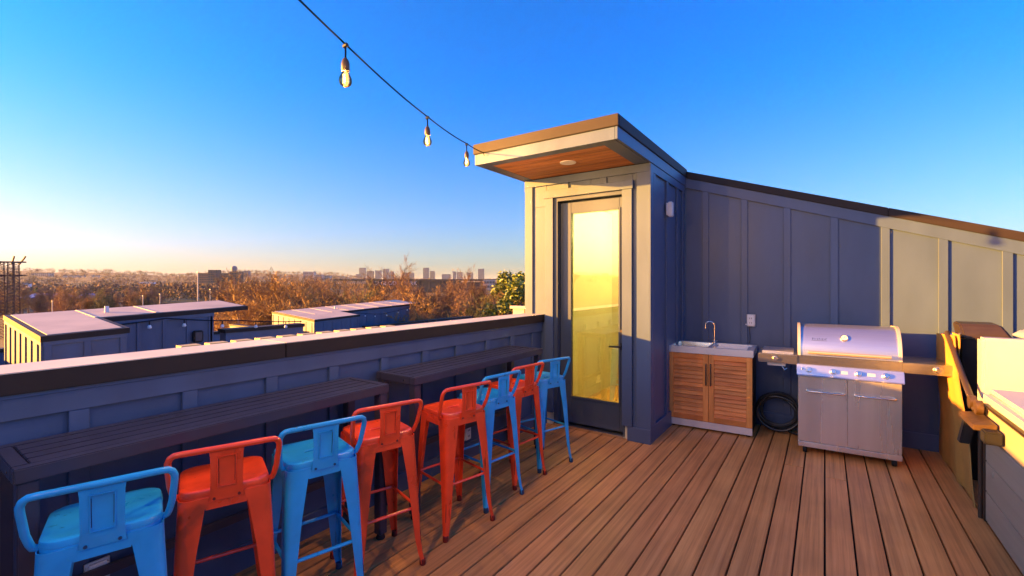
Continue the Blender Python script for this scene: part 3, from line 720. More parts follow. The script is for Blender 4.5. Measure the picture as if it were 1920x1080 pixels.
cd = MB().tube([(-.68, 5.605, 1.07), (-.682, 5.60, 1.02), (-.676, 5.598, .95), (-.68, 5.60, .885)], .004, 6).build('power_cord', 'black', None, smooth=True); tag(cd, 'thin black cord hanging from the outlet above the sink', 'cord')
sn = thing('wall_lamp', 'small white square wall lamp on the side of the stair tower', 'lamp', (TX1 + .0, 4.905, 2.325))
MB().box(.0205, .034, -.05, .05, -.065, .065).build('back_plate', 'white', sn, bevel=.003, off=(0, 0, 0))
MB().box(.0345, .075, -.036, .036, -.078, .078).build('lamp_shade', 'white', sn, bevel=.006, off=(0, 0, 0))

# ================================================================= STRING LIGHTS
def wire_pts(P, n=10):
    out = []
    for a, b in zip(P[:-1], P[1:]):
        a, b = Vector(a), Vector(b); L = (b - a).length
        for i in range(n):
            t = i / n; p = a.lerp(b, t); p.z -= .012 * L * 4 * t * (1 - t); out.append(p)
    out.append(Vector(P[-1])); return out
A = Vector((-2.711, 3.465, 2.803)); nodes = [A]
for s, h in ((.762, 2.722), (.402, 2.640), (0, 2.622), (-.38, 2.672), (-.78, 2.77), (-1.18, 2.91)): nodes.append(Vector((-1.78 - .93 * s, 1.264 + 2.206 * s, h)))
nodes.append(Vector((-.40, -3.06, 3.07)))
sl = thing('string_light_wire', 'black string light wire running from the canopy corner up over the deck', 'wire', tuple(A))
MB().tube(wire_pts(nodes, 8), .0042, 6).build('cable', 'cable', sl, smooth=True)
MB().tube([A + Vector((0, .004, 0)), A + Vector((.0, -.02, -.0)), A + Vector((.012, -.026, -.014)), A + Vector((.012, -.01, -.03))], .0035, 6).build('hook', 'black', sl)
MB().tube([A, A + Vector((.10, -.004, -.004)), A + Vector((.21, .002, -.012))], .0016, 5).build('tie_wire', 'black', sl)
po = MB().box(-.43, -.37, -3.29, -3.231, 0, 3.15).build('light_post', 'bar', None); tag(po, 'charcoal post at the near parapet holding the string lights', 'post')
def bulb(loc, label, group, s=1.0, lit=True):
    T = thing('light_bulb', label, 'light bulb', tuple(loc), group)
    MB().tube([(0, 0, .004), (0, .001, -.03), (0, 0, -.058)], .0042, 6).build('drop_cord', 'cable', T, off=(0, 0, 0))
    MB().tube([(-.012, 0, -.002), (.012, 0, .002)], .009, 8).build('clamp', 'black', T, off=(0, 0, 0))
    MB().lathe((0, 0, -.118), [(.015, 0), (.0185, .006), (.0185, .035), (.014, .052), (.006, .062)], 14).build('socket', 'socket', T, smooth=True, off=(0, 0, 0))
    MB().lathe((0, 0, -.190), [(.002, .004), (.013, .006), (.024, .014), (.029, .028), (.0275, .042), (.019, .059), (.0135, .0715)], 18).build('glass', 'bulb_glass', T, smooth=True, off=(0, 0, 0))
    MB().tube([(-.007, 0, -.128), (-.011, 0, -.168), (0, .004, -.174), (.011, 0, -.168), (.007, 0, -.128)], .0068, 8).build('filament', 'filament', T, smooth=True, off=(0, 0, 0))
    if lit:
        ld = bpy.data.lights.new('bulb_light', 'POINT'); ld.energy = BULB_W; ld.color = (1, .64, .33); ld.shadow_soft_size = .004
        lo = bpy.data.objects.new('bulb_light', ld); COL.objects.link(lo); lo.parent = T; lo.location = (0, 0, -.15)
    T.scale = (s, s, s); return T
BULB_W = 10.0
GB = 'lit bulbs on the string light over the deck'
for nd, lab in ((nodes[3], 'lit clear bulb hanging nearest the viewer, largest of the three'), (nodes[2], 'lit clear bulb in the middle of the string of three'), (nodes[1], 'lit clear bulb closest to the canopy corner')):
    bulb(nd + Vector((0, 0, -.006)), lab, GB)
for nd, q in zip(nodes[4:7], ('just above the viewer', 'right behind the viewer', 'farthest back behind the viewer')): bulb(nd + Vector((0, 0, -.006)), 'lit clear bulb on the wire ' + q, GB)

# ================================================================= HOT TUB
TU = .857; TUY = 4.19
tb = thing('hot_tub', 'square hot tub with tan plank siding at the right edge of the deck', 'hot tub', (TU + 1.1, 3.2, 0))
bx(TU + .02, 3.0, 2.02, TUY - .02, .0, .735).build('shell', 'dark', tb)
zz = [0.012, .205, .40, .575, .742]
for a, b in zip(zz[:-1], zz[1:]):
    bx(TU, TU + .019, 2.0, TUY - .03, a + .0015, b - .0015).build('plank', 'tub', tb, bevel=.004)
    bx(TU + .022, 3.0, TUY - .019, TUY, a + .0015, b - .0015).build('plank', 'tub', tb, bevel=.004)
    bx(TU + .022, 3.0, 2.0, 2.019, a + .0015, b - .0015).build('plank', 'tub', tb, bevel=.004)
bx(TU - .006, TU + .021, TUY - .029, TUY + .004, .0, .742).build('corner_post', 'arm', tb, bevel=.004)
MB().tube([(TU - .001, 4.0, .36), (TU - .006, 4.0, .36)], [.022, .018], 16).build('drain_cap', 'tub', tb, smooth=True)
bx(TU - .012, 3.02, 1.985, TUY + .012, .743, .762).build('rim', 'brown_vinyl', tb, bevel=.006)
cvr = thing('tub_cover', 'cream vinyl hot tub cover lying flat on the near half of the tub', 'cover', (TU + 1.1, 3.0, .765))
bx(TU - .022, 3.03, 1.975, TUY - .05, .763, .872).build('cushion', 'vinyl', cvr, bevel=.035, smooth=True, seg=5)
bx(TU - .024, TU - .0225, 2.02, TUY - .1, .80, .804).build('seam', 'vinyl', cvr)
cv2 = thing('tub_cover', 'cream vinyl cover panel standing upright at the far side of the tub', 'cover', (TU + 1.1, 4.5, .765))
MB().rings([rr_ for rr_ in [[(x, y + dy, z) for x, z in ((TU + .04, .70), (3.02, .70), (3.02, 1.165), (TU + .04, 1.165))] for y, dy in ((4.44, 0), (4.54, .03))]]).build('panel', 'vinyl', cv2, bevel=.015, smooth=True, seg=4)
MB().rings([[(x, y, z) for x, z in ((TU + .25, 1.168), (TU + .31, 1.215), (3.02, 1.215), (3.02, 1.168))] for y in (4.56, 4.78)]).build('fold', 'vinyl', cv2, bevel=.012, smooth=True, seg=3)
bx(TU + .3, 3.0, 4.60, 4.70, .0, 1.166).build('back_half', 'vinyl', cv2, bevel=.01)
# rolled brown headrest
bo = thing('vinyl_bolster', 'dark brown vinyl bolster lying behind the upright tub cover', 'bolster', (1.0, 5.1, 1.1))
bp = [(4.98, 1.105), (4.985, 1.19), (5.01, 1.222), (5.20, 1.232), (5.235, 1.20), (5.24, 1.105)]
MB().rings([[(x + (z - 1.1) * sh, y, z) for y, z in bp] for x, sh in ((.905, -.22), (1.19, -.6))]).build('bolster_body', 'brown_vinyl', bo, bevel=.012, smooth=True)
bx(.90, 1.2, 5.0, 5.22, .0, 1.10).build('bolster_stand', 'dark', bo)
# lifter
lf = thing('cover_lifter', 'brown metal tub cover lifter with a slanting arm and side bracket', 'cover lifter', (.84, 4.25, .7))
MB().tube([(.835, 5.15, 1.135), (.832, 4.9, 1.02), (.828, 4.55, .845), (.825, 4.22, .70)], .019, 12).build('arm', 'arm', lf, smooth=True)
MB().tube([(.835, 5.12, 1.12), (.87, 5.12, 1.125), (1.05, 5.1, 1.13)], .014, 10).build('cross_tube', 'chrome', lf, smooth=True)
for y in (4.28, 4.12): MB().tube([(.80, y, .745), (.835, y, .745)], .045, 20).build('pivot_disc', 'bracket', lf, smooth=True, bevel=.002)
MB().quad8([(.74, 3.86, .655), (.846, 3.86, .655), (.846, 4.22, .655), (.74, 4.22, .655), (.74, 3.86, .685), (.846, 3.86, .70), (.846, 4.22, .70), (.74, 4.22, .685)]).build('bracket', 'bracket', lf, bevel=.004)
bx(.77, .85, 3.76, 3.857, .60, .675).build('bracket_end', 'black', lf, bevel=.008)
MB().quad8([(.745, 4.23, .47), (.80, 4.23, .47), (.80, 4.30, .47), (.745, 4.30, .47), (.78, 4.23, .66), (.84, 4.23, .66), (.84, 4.30, .66), (.78, 4.30, .66)]).build('gas_spring', 'black', lf, bevel=.005)
MB().tube([(.846, 4.22, .0), (.846, 4.22, .65)], .013, 10).build('support_leg', 'arm', lf, smooth=True)
# canvas skirt hanging from the lifter
def cloth(name, m, parent, top, bot, nz=26, ny=22, amp=.018, seed=1, z0=0, z1=1):
    rc = random.Random(seed); ph = [rc.uniform(0, 6) for _ in range(4)]
    rows = []
    for i in range(nz + 1):
        t = i / nz; row = []
        for j in range(ny + 1):
            s = j / ny
            p = Vector(top[0]).lerp(Vector(top[1]), s).lerp(Vector(bot[0]).lerp(Vector(bot[1]), s), t)
            a = amp * (.35 + .65 * t)
            p.x += a * (math.sin(s * 15 + ph[0] + t * 1.2) + .5 * math.sin(s * 31 + ph[1] - t * 2)) + .006 * math.sin(t * 9 + ph[2])
            p.y += .010 * math.sin(t * 7 + ph[3])
            row.append(p)
        rows.append(row)
    g = MB(); i0 = 0
    front = rows; back = [[p + Vector((.006, 0, 0)) for p in r_] for r_ in rows]
    loops = [f + list(reversed(b)) for f, b in zip(front, back)]
    g.rings(loops)
    return g.build(name, m, parent, smooth=True)
tp = thing('canvas_sheet', 'mustard canvas sheet draped beside the hot tub next to the grill', 'canvas sheet', (.86, 4.9, 0))
cloth('drape', 'mustard', tp, [(.815, 5.50, 1.10), (.842, 4.95, 1.13)], [(.86, 5.58, .012), (.862, 4.34, .012)], amp=.010, seed=4)
cloth('outer_fold', 'mustard', tp, [(.842, 5.06, 1.15), (.862, 4.93, 1.14)], [(.868, 4.96, .52), (.868, 4.86, .50)], nz=14, ny=8, amp=.007, seed=9)

# ================================================================= NEIGHBOURING ROOFS
def zroof(C_, base, kx=.07, ky=.045):
    return lambda x, y: base + kx * (C_[0] - x) + ky * (y - C_[1])
def neighbour(C_, base, w1, d1, w2, dw, dr, label, floor, npan1, pitch=.406):
    """C_ near corner of low block; low block w1 deep in -x, d1 in y; tall strip w2 further in -x, wall to dw and roof to dr in y"""
    cx, cy = C_; T = thing('rooftop_stair_house', label, 'building', (cx - 1, cy + 1, floor))
    z = zroof(C_, base); th = .085
    o = .03
    poly = [(cx + o, cy - o), (cx + o, cy + d1 + o), (cx - w1 + o, cy + d1 + o), (cx - w1 + o, cy + dr), (cx - w1 - w2 - o, cy + dr), (cx - w1 - w2 - o, cy - o)]
    MB().prism(poly, lambda x, y: z(x, y) - th, z).build('roof', 'coping', T)
    i_ = .05
    poly2 = [(cx - i_, cy + i_), (cx - i_, cy + d1 - i_), (cx - w1 - i_, cy + d1 - i_), (cx - w1 - i_, cy + dr - i_), (cx - w1 - w2 + i_, cy + dr - i_), (cx - w1 - w2 + i_, cy + i_)]
    MB().prism(poly2, lambda x, y: z(x, y) - .01, lambda x, y: z(x, y) + .006).build('roof_membrane', 'roof', T)
    zt = lambda x, y: z(x, y) - th - .001
    for k in range(1, int((dr) / .9)):
        yy = cy + .9 * k; xa = cx - w1 - w2 + .06; xb = cx - w1 - .06
        MB().quad8([(xa, yy, z(xa, yy) + .0065), (xb, yy, z(xb, yy) + .0065), (xb, yy + .05, z(xb, yy) + .0065), (xa, yy + .05, z(xa, yy) + .0065), (xa, yy, z(xa, yy) + .014), (xb, yy, z(xb, yy) + .014), (xb, yy + .05, z(xb, yy) + .014), (xa, yy + .05, z(xa, yy) + .014)]).build('roof_seam', 'roof', T)
    for fx, fy, h_ in ((w1 + w2 * .5, dr * .35, .12),):
        MB().tube([(cx - fx, cy + fy, z(cx - fx, cy + fy)), (cx - fx, cy + fy, z(cx - fx, cy + fy) + h_)], .035, 10).build('vent_pipe', 'white', T, smooth=True)
    inn = .014
    MB().prism([(cx - inn, cy + inn), (cx - inn, cy + d1 - inn), (cx - w1, cy + d1 - inn), (cx - w1, cy + inn)], floor - .3, zt).build('wall_core', 'paint', T)
    MB().prism([(cx - w1 - inn, cy + inn), (cx - w1 - inn, cy + dw - inn), (cx - w1 - w2 + inn, cy + dw - inn), (cx - w1 - w2 + inn, cy + inn)], floor - .3, zt).build('wall_core', 'paint', T)
    Ls = w1 + w2
    facade(T, (cx - Ls, cy), (cx, cy), (0, -1), floor, lambda s: zt(cx - Ls + s, cy), [.03 + pitch * i for i in range(int(Ls / pitch) + 1)] + [Ls - .04], rail=.06)
    facade(T, (cx, cy), (cx, cy + d1), (1, 0), floor, lambda s: zt(cx, cy + s), [.05] + [d1 * (k + 1) / npan1 for k in range(npan1 - 1)] + [d1 - .05], rail=.06, bw=.08)
    facade(T, (cx - w1, cy + d1), (cx - w1, cy + dw), (1, 0), floor, lambda s: zt(cx - w1, cy + d1 + s), [pitch * i + .15 for i in range(int((dw - d1 - .15) / pitch) + 1)] + [dw - d1 - .04], rail=.07)
    return T
G_N = 'neighbouring rooftop stair houses'
F1 = -.66
neighbour((-9.3, 1.574), .783, 1.4, .96, 1.35, 2.80, 3.48, 'grey board-and-batten stair house with pale roof nearest behind the parapet, at the left', F1, 2)['group'] = G_N
F2 = -1.5
neighbour((-17.9, 11.2), -.02, 1.35, 2.25, 2.05, 6.6, 7.4, 'smaller stair house with yellow lit side and pale roof, right of the first one', F2, 5, .45)['group'] = G_N
def terrace(x0, x1, y0, y1, zf, label, side='xy'):
    T = thing('roof_terrace', label, 'building', ((x0 + x1) / 2, (y0 + y1) / 2, zf))
    bx(x0, x1, y0, y1, zf - 8.5, zf - .02).build('body', 'paint', T)
    bx(x0 + .05, x1 - .05, y0 + .05, y1 - .05, zf - .019, zf).build('roof_floor', 'roof', T)
    return T
t1 = terrace(-15.2, -8.45, .9, 7.4, F1, 'navy house body below the nearest stair house with its own roof terrace')
# parapet pieces on that terrace
def low_wall(T, x0, x1, y0, y1, z0, z1):
    bx(x0, x1, y0, y1, z0, z1 - .08).build('parapet', 'paint', T)
    bx(x0 - .03, x1 + .03, y0 - .03, y1 + .03, z1 - .0795, z1).build('parapet_coping', 'coping', T, bevel=.004)
low_wall(t1, -11.0, -10.72, 4.62, 6.4, F1, .54)
low_wall(t1, -15.2, -8.45, .9, 1.15, F1, .26)
low_wall(t1, -15.2, -14.95, 1.16, 7.4, F1, .10)
# pergola of upright joists, lit on their near sides
pg = thing('pergola', 'low slatted pergola with sunlit yellow joists just beyond the parapet', 'pergola', (-5.2, 2.9, -1.2))
for x in (-5.03,): bx(x, x + .06, 1.74, 4.35, .80, .895).build('beam', 'pale_wood', pg)
base = None
for i in range(11):
    o = MB().box(-5.07, -4.95, 0, .165, .8955, .955).build('joist', 'pale_wood', pg, off=(0, 0, 0)) if base is None else base.copy()
    if base is None: base = o
    else: COL.objects.link(o)
    o.location = Vector((0, 1.75 + .24 * i, 0)) - Vector(pg.location)
for y in (1.8, 4.22):
    for x in (-5.03,): bx(x, x + .06, y, y + .06, -1.2, .7995).build('post', 'pale_wood', pg)
terrace(-8.35, -4.3, 1.2, 7.0, -1.2, 'navy house body directly beyond the parapet carrying the pergola')
t2 = terrace(-23.5, -17.3, 10.3, 21.0, F2, 'navy house body below the smaller stair house with its own roof terrace')
low_wall(t2, -17.56, -17.3, 13.4, 21.0, F2, -.42)
low_wall(t2, -23.5, -17.3, 10.3, 10.55, F2, -.42)
# yellow lit low wall far left of the tower
rw = thing('parapet_wall', 'sunlit pale yellow slotted parapet beside the left edge of the stair tower', 'wall', (-5.6, 10.0, -1))
for i in range(9):
    x = -7.0 + i * .40
    bx(x + .02, x + .38, 10.2, 10.3, -1.0, .86).build('panel', 'cream', rw)
    bx(x - .018, x + .018, 10.22, 10.3, -1.0, .80).build('slot_strip', 'dark', rw)
bx(-7.05, -3.4, 10.15, 10.35, .8605, .93).build('coping', 'cream', rw)
bx(-7.0, -3.4, 10.35, 14, -9, .2).build('house_wall', 'paint', rw)
# string of bulbs by the neighbours
_ord = ['first', 'second', 'third', 'fourth', 'fifth', 'sixth', 'seventh']
def small_string(P, nb, label, blabel, group, s=1.6, drop=.08):
    T = thing('string_light_wire', label, 'wire', tuple(P[0]))
    W = wire_pts(P, 14); MB().tube(W, .012, 5).build('cable', 'black', T)
    for i in range(nb):
        p = W[int((i + .5) * (len(W) - 1) / nb)]
        b = thing('light_bulb', blabel % _ord[i], 'light bulb', tuple(p), group)
        MB().tube([(0, 0, 0), (0, 0, -drop)], .012, 6).build('socket', 'black', b, off=(0, 0, 0))
        MB().lathe((0, 0, -drop - .075), [(.01, 0), (.034, .015), (.036, .04), (.018, .075)], 10).build('glass', 'white', b, smooth=True, off=(0, 0, 0))
small_string([(-10.60, 2.55, .78), (-10.60, 3.5, .86), (-10.60, 4.9, .72), (-10.45, 6.2, .62)], 6, 'drooping black light wire across the nearest stair house wall',
             '%s small white bulb from the left on the nearest stair house wire', 'bulbs on the nearest stair house')
small_string([(-19.0, 13.6, .15), (-18.9, 15.6, -.05), (-18.9, 17.8, .28)], 6, 'black light wire across the smaller stair house wall',
             '%s small white bulb from the left on the smaller stair house wire', 'bulbs on the smaller stair house', 1.6)
wl = thing('wall_lamp', 'dark square lantern on the wall of the nearest stair house', 'lamp', (-10.68, 4.05, .45))
MB().box(0, .10, -.09, .09, -.12, .12).build('lantern', 'black', wl, bevel=.02, off=(0, 0, 0)); MB().box(.101, .105, -.06, .06, -.09, .09).build('lantern_glass', 'glass_b', wl, off=(0, 0, 0))
ft = thing('patio_table', 'dark patio table on the terrace of the smaller stair house', 'table', (-18.6, 16.2, F2))
MB().box(-.5, .5, -.9, .9, .70, .75).build('table_top', 'black', ft, off=(0, 0, 0))
for a in (-.4, .4):
    for b in (-.8, .8): MB().box(a - .03, a + .03, b - .03, b + .03, 0, .699).build('leg', 'black', ft, off=(0, 0, 0))

# ================================================================= TERRAIN
import numpy as np
from mathutils import noise as MN
G0 = -9.0
def sm(a, b, x): t = min(1, max(0, (x - a) / (b - a))); return t * t * (3 - 2 * t)
def hill_top(az):
    """height of the far ridge over the eye, metres at 1500 m; az from +Y, clockwise"""
    return 10 + 14 * (.5 + .5 * math.sin(az * 3.1 + .6)) + 7 * math.sin(az * 9 + 1) + 4 * math.sin(az * 21)
def ground_z(x, y):
    r = math.hypot(x, y); az = math.atan2(x, y)
    left = sm(-.70, -1.05, az)          # ridge is closer and higher to the left of the view
    ht = 6 + 24 * left + 4 * math.sin(az * 17 + 1) + 3 * math.sin(az * 37)
    if az > .3 or az < -2.0: ht = 26 + 6 * math.sin(az * 9)
    z = G0 + sm(380, 1500, r) * (ht + 4) + sm(30, 300, r) * 1.5
    return z + .5 * MN.noise(Vector((x * .02, y * .02, 0))) * sm(20, 80, r)
NA = 144; radii = [0] + [4 * 1.19 ** i for i in range(42)]
radii = [q for q in radii if q < 5200] + [5200]
g = MB(); rings = []
for r_ in radii[1:]:
    rings.append([(r_ * math.sin(2 * math.pi * j / NA), r_ * math.cos(2 * math.pi * j / NA), ground_z(r_ * math.sin(2 * math.pi * j / NA), r_ * math.cos(2 * math.pi * j / NA))) for j in range(NA)])
g.rings(rings, True, False)
M['ground'] = mat('dry_winter_ground', (.10, .075, .035), .95, var=.5, world=True, vscale=.03, col2=(.17, .13, .07))
gd = g.build('ground', 'ground', None, smooth=True); structure(gd)

def gz(p): return ground_z(p.x, p.y)
def drape(poly, name, m, lift=.15):
    s = MB(); s.v = [(p.x, p.y, max(gz(p), G0) + lift) for p in poly]; s.f = [tuple(range(len(poly)))]
    return structure(s.build(name, m, None))
drape([from_view(255, 235), from_view(440, 235), from_view(440, 330), from_view(300, 330)], 'sports_field', 'field', 1.2)
drape([from_view(60, 150), from_view(175, 150), from_view(175, 175), from_view(60, 175)], 'car_park', 'asphalt', .8)

# ================================================================= TREES
def branch_tree(seed, H, spread, levels=5, twig_w=.018, dens=1.0, lean=.1):
    rt = random.Random(seed); trunk = MB(); crown = MB()
    def seg(p, d, L, r, lv):
        n = 3 if lv < 2 else 2; pts = [p]; rs = [r]; q = p.copy(); dd = d.copy()
        for i in range(n):
            dd = (dd + Vector((rt.gauss(0, .16), rt.gauss(0, .16), rt.gauss(0.05, .07)))).normalized(); q = q + dd * (L / n); pts.append(q.copy()); rs.append(r * (1 - .38 * (i + 1) / n))
        if lv <= 1: trunk.tube(pts, rs, 6 if lv == 0 else 5)
        elif lv == 2: crown.tube(pts, rs, 3)
        else:
            u = Vector((rt.gauss(0, 1), rt.gauss(0, 1), rt.gauss(0, 1))); u = u.cross(dd).normalized() * max(r * .38, twig_w * .32)
            i = len(crown.v); crown.v += [tuple(p + u), tuple(p - u), tuple(pts[-1])]; crown.f.append((i, i + 1, i + 2))
        if lv >= levels: return
        nb = {0: 8, 1: 6, 2: 7, 3: 7, 4: 6}.get(lv, 4); nb = max(2, int(nb * dens + rt.random() * .9))
        for b in range(nb):
            t = (.38 if lv == 0 else .2) + (1 - (.38 if lv == 0 else .2)) * (b + rt.random()) / nb
            k = t * (len(pts) - 1); a = min(int(k), len(pts) - 2); pp = pts[a].lerp(pts[a + 1], k - a)
            ang = rt.uniform(0, 2 * math.pi); side = Vector((math.cos(ang), math.sin(ang), 0))
            sp = spread * (1.1 - .45 * t if lv == 0 else .9)
            nd = (dd * (1 - sp * .35) + (side - dd * side.dot(dd)).normalized() * sp + Vector((0, 0, .12))).normalized()
            seg(pp, nd, L * (.62 if lv == 0 else .58) * rt.uniform(.75, 1.15) * (1.15 - .45 * t), rs[a] * (.50 if lv == 0 else .55), lv + 1)
        if lv < levels: seg(pts[-1], dd, L * .55, rs[-1] * .8, lv + 1)
    seg(Vector((0, 0, 0)), Vector((rt.gauss(0, lean), rt.gauss(0, lean), 1)).normalized(), H * .55, H * .018, 0)
    return trunk, crown
def leafy(seed, H, W, n=2600, size=.16, cone=False):
    rt = random.Random(seed); trunk = MB(); crown = MB()
    trunk.tube([(0, 0, 0), (.1, 0, H * .4), (0, .1, H * .8)], [H * .02, H * .014, H * .004], 6)
    cl = []
    for i in range(34):
        t = rt.uniform(.14, 1); a = rt.uniform(0, 6.3); rr_ = W * ((1 - t) * .95 + .08 if cone else math.sin(math.pi * min(1, t * .9 + .1)) ** .6) * rt.uniform(.3, 1)
        c = Vector((rr_ * math.cos(a), rr_ * math.sin(a), H * t)); cl.append((c, rt.uniform(.35, .7) * W * .42))
        trunk.tube([(0, 0, H * t * .8), tuple(c)], [.04, .015], 3)
    for i in range(n):
        c, s = rt.choice(cl); d = Vector((rt.gauss(0, 1), rt.gauss(0, 1), rt.gauss(0, .8))).normalized() * s * rt.random() ** .4
        p = c + d; u = Vector((rt.gauss(0, 1), rt.gauss(0, 1), rt.gauss(0, .6))).normalized(); v = u.cross(Vector((rt.gauss(0, 1), rt.gauss(0, 1), rt.gauss(0, 1)))).normalized()
        q = size * rt.uniform(.6, 1.3); k = len(crown.v)
        crown.v += [tuple(p - u * q), tuple(p + v * q * .5), tuple(p + u * q), tuple(p - v * q * .5)]; crown.f.append((k, k + 1, k + 2, k + 3))
    return trunk, crown
def fast(s, name, m):
    me = bpy.data.meshes.new(name); me.from_pydata(s.v, [], s.f); me.materials.append(M[m]); me.shade_flat(); return me
KIND = {}
def kind(key, gen, tm, cm):
    t, c = gen; KIND[key] = (fast(t, 'trunk', tm), fast(c, 'crown', cm))
kind('brown0', branch_tree(11, 11, .85, 5, .045), 'bark', 'twig')
kind('brown1', branch_tree(23, 12, .75, 5, .045), 'bark', 'twig')
kind('gold0', branch_tree(31, 10, .9, 5, .05), 'bark_pale', 'twig_gold')
kind('gold1', branch_tree(47, 10, .8, 5, .05), 'bark', 'twig_gold')
kind('grey0', branch_tree(59, 12, .8, 5, .045), 'bark', 'twig_grey')
kind('olive0', branch_tree(71, 10, .85, 5, .045), 'bark', 'twig_olive')
kind('tall0', branch_tree(5, 14, .60, 5, .04, .95), 'bark_pale', 'twig')
kind('ever0', leafy(3, 7.5, 2.1, 8000, .10), 'bark', 'leaf')
kind('ever1', leafy(8, 8.5, 2.0, 7000, .10, True), 'bark', 'leaf')
Rt = random.Random(77)
_on = 'first second third fourth fifth sixth seventh eighth ninth tenth eleventh twelfth thirteenth fourteenth fifteenth sixteenth seventeenth eighteenth nineteenth'.split()
_tn = {20: 'twenty', 30: 'thirty', 40: 'forty', 50: 'fifty'}
def nth(i):
    if i < 20: return _on[i - 1]
    t = i // 10 * 10; return _tn[t][:-1] + 'ieth' if i == t else _tn[t] + '-' + _on[i - t - 1]
def number_row(things, fmt):
    a0 = lambda o: math.atan2(o.matrix_basis.translation.x, o.matrix_basis.translation.y)
    for i, o in enumerate(sorted(things, key=lambda o: math.atan2(o.location.x, o.location.y))): o['label'] = fmt % nth(i + 1)
def tree(key, u, dist, top=None, label='', group=None, sc=None, name='bare_tree'):
    p = from_view(u, dist); p.z = gz(p) - .1
    tm, cm = KIND[key]; Hn = float(np.percentile([v.co.z for v in cm.vertices], 99.7))
    s = ((h_at(u, top, dist) - p.z) / Hn) if top else sc
    T = thing(name, label, 'tree', tuple(p), group, Rt.uniform(0, 6.28)); T.scale = (s * Rt.uniform(.9, 1.15),) * 2 + (s,)
    for nm, me in (('trunk', tm), ('crown', cm)):
        o = bpy.data.objects.new(nm, me); COL.objects.link(o); o.parent = T
    return T
GT = 'bare winter trees beyond the terrace'
tree('tall0', 790, 46, 487, 'tallest bare tree standing above the skyline behind the smaller stair house', GT)
tree('tall0', 700, 60, 512, 'slim bare tree two left of the tallest one', GT)
tree('tall0', 905, 62, 517, 'bare grey tree between the small blue tower and the rightmost tower', GT)
tree('tall0', 818, 52, 506, 'thin bare tree just right of the tallest one', GT)
tree('tall0', 812, 44, 522, 'pale branched bare tree in front of the tallest one', GT)
tree('ever0', 968, 34, 515, 'green broadleaf evergreen tree against the left edge of the stair tower', name='evergreen_tree')
tree('ever1', 950, 36, 512, 'pointed green evergreen tree left of the broadleaf one by the stair tower', name='evergreen_tree')
tree('ever0', 985, 30, 530, 'low dark green evergreen bush half hidden by the stair tower', name='evergreen_tree')
# golden-orange belt behind the roofs (near), browner trees behind it
row = []
for i in range(26):
    u = 455 + i * 20 + Rt.uniform(-6, 6); d = Rt.uniform(27, 40)
    if u > 985: break
    row.append(tree(Rt.choice(['gold0', 'gold1', 'olive0', 'brown0']), u, d, Rt.uniform(545, 556) if u > 620 else Rt.uniform(531, 546), '', GT))
number_row(row, '%s golden brown bare tree from the left in the nearest row')
row = []
for i in range(30):
    u = 440 + i * 19 + Rt.uniform(-6, 6); d = Rt.uniform(44, 66); low = 615 < u < 930
    row.append(tree(Rt.choice(['brown0', 'brown1', 'gold1', 'grey0']), u, d, (Rt.uniform(550, 556) if 690 < u < 795 else Rt.uniform(536, 546)) if low else (Rt.uniform(524, 534) if u < 700 else Rt.uniform(527, 540)), '', GT))
number_row(row, '%s brown bare tree from the left in the second row')
row = []
for i in range(26):
    u = 430 + i * 22 + Rt.uniform(-8, 8); d = Rt.uniform(75, 130); low = 615 < u < 930
    row.append(tree(Rt.choice(['brown0', 'grey0', 'brown1', 'gold0']), u, d, (Rt.uniform(545, 549) if 690 < u < 795 else Rt.uniform(534, 541)) if low else (Rt.uniform(521, 528) if u < 640 else Rt.uniform(531, 541)), '', GT))
number_row(row, '%s brown bare tree from the left in the far row')
row = []
for i in range(48):
    u = -60 + i * 11.5 + Rt.uniform(-8, 8); d = Rt.uniform(120, 215)
    if 290 < u < 460: d = Rt.uniform(350, 420)
    row.append(tree(Rt.choice(['brown0', 'grey0', 'olive0', 'gold0', 'grey0']), u, d, Rt.uniform(534, 550), '', GT))
number_row(row, '%s grey brown bare tree from the left in the valley beyond the roofs')
tree('brown1', 118, 92, 543, 'round crowned bare tree beside the blue roofed shed', GT)
number_row([tree('ever0', u, d, tp_, '', 'dark green valley trees', name='evergreen_tree') for u, d, tp_ in ((48, 230, 541), (66, 240, 542), (475, 330, 540), (185, 250, 548), (238, 260, 546), (20, 190, 547), (150, 280, 543), (330, 300, 548))], '%s dark green tree from the left among the bare valley trees')
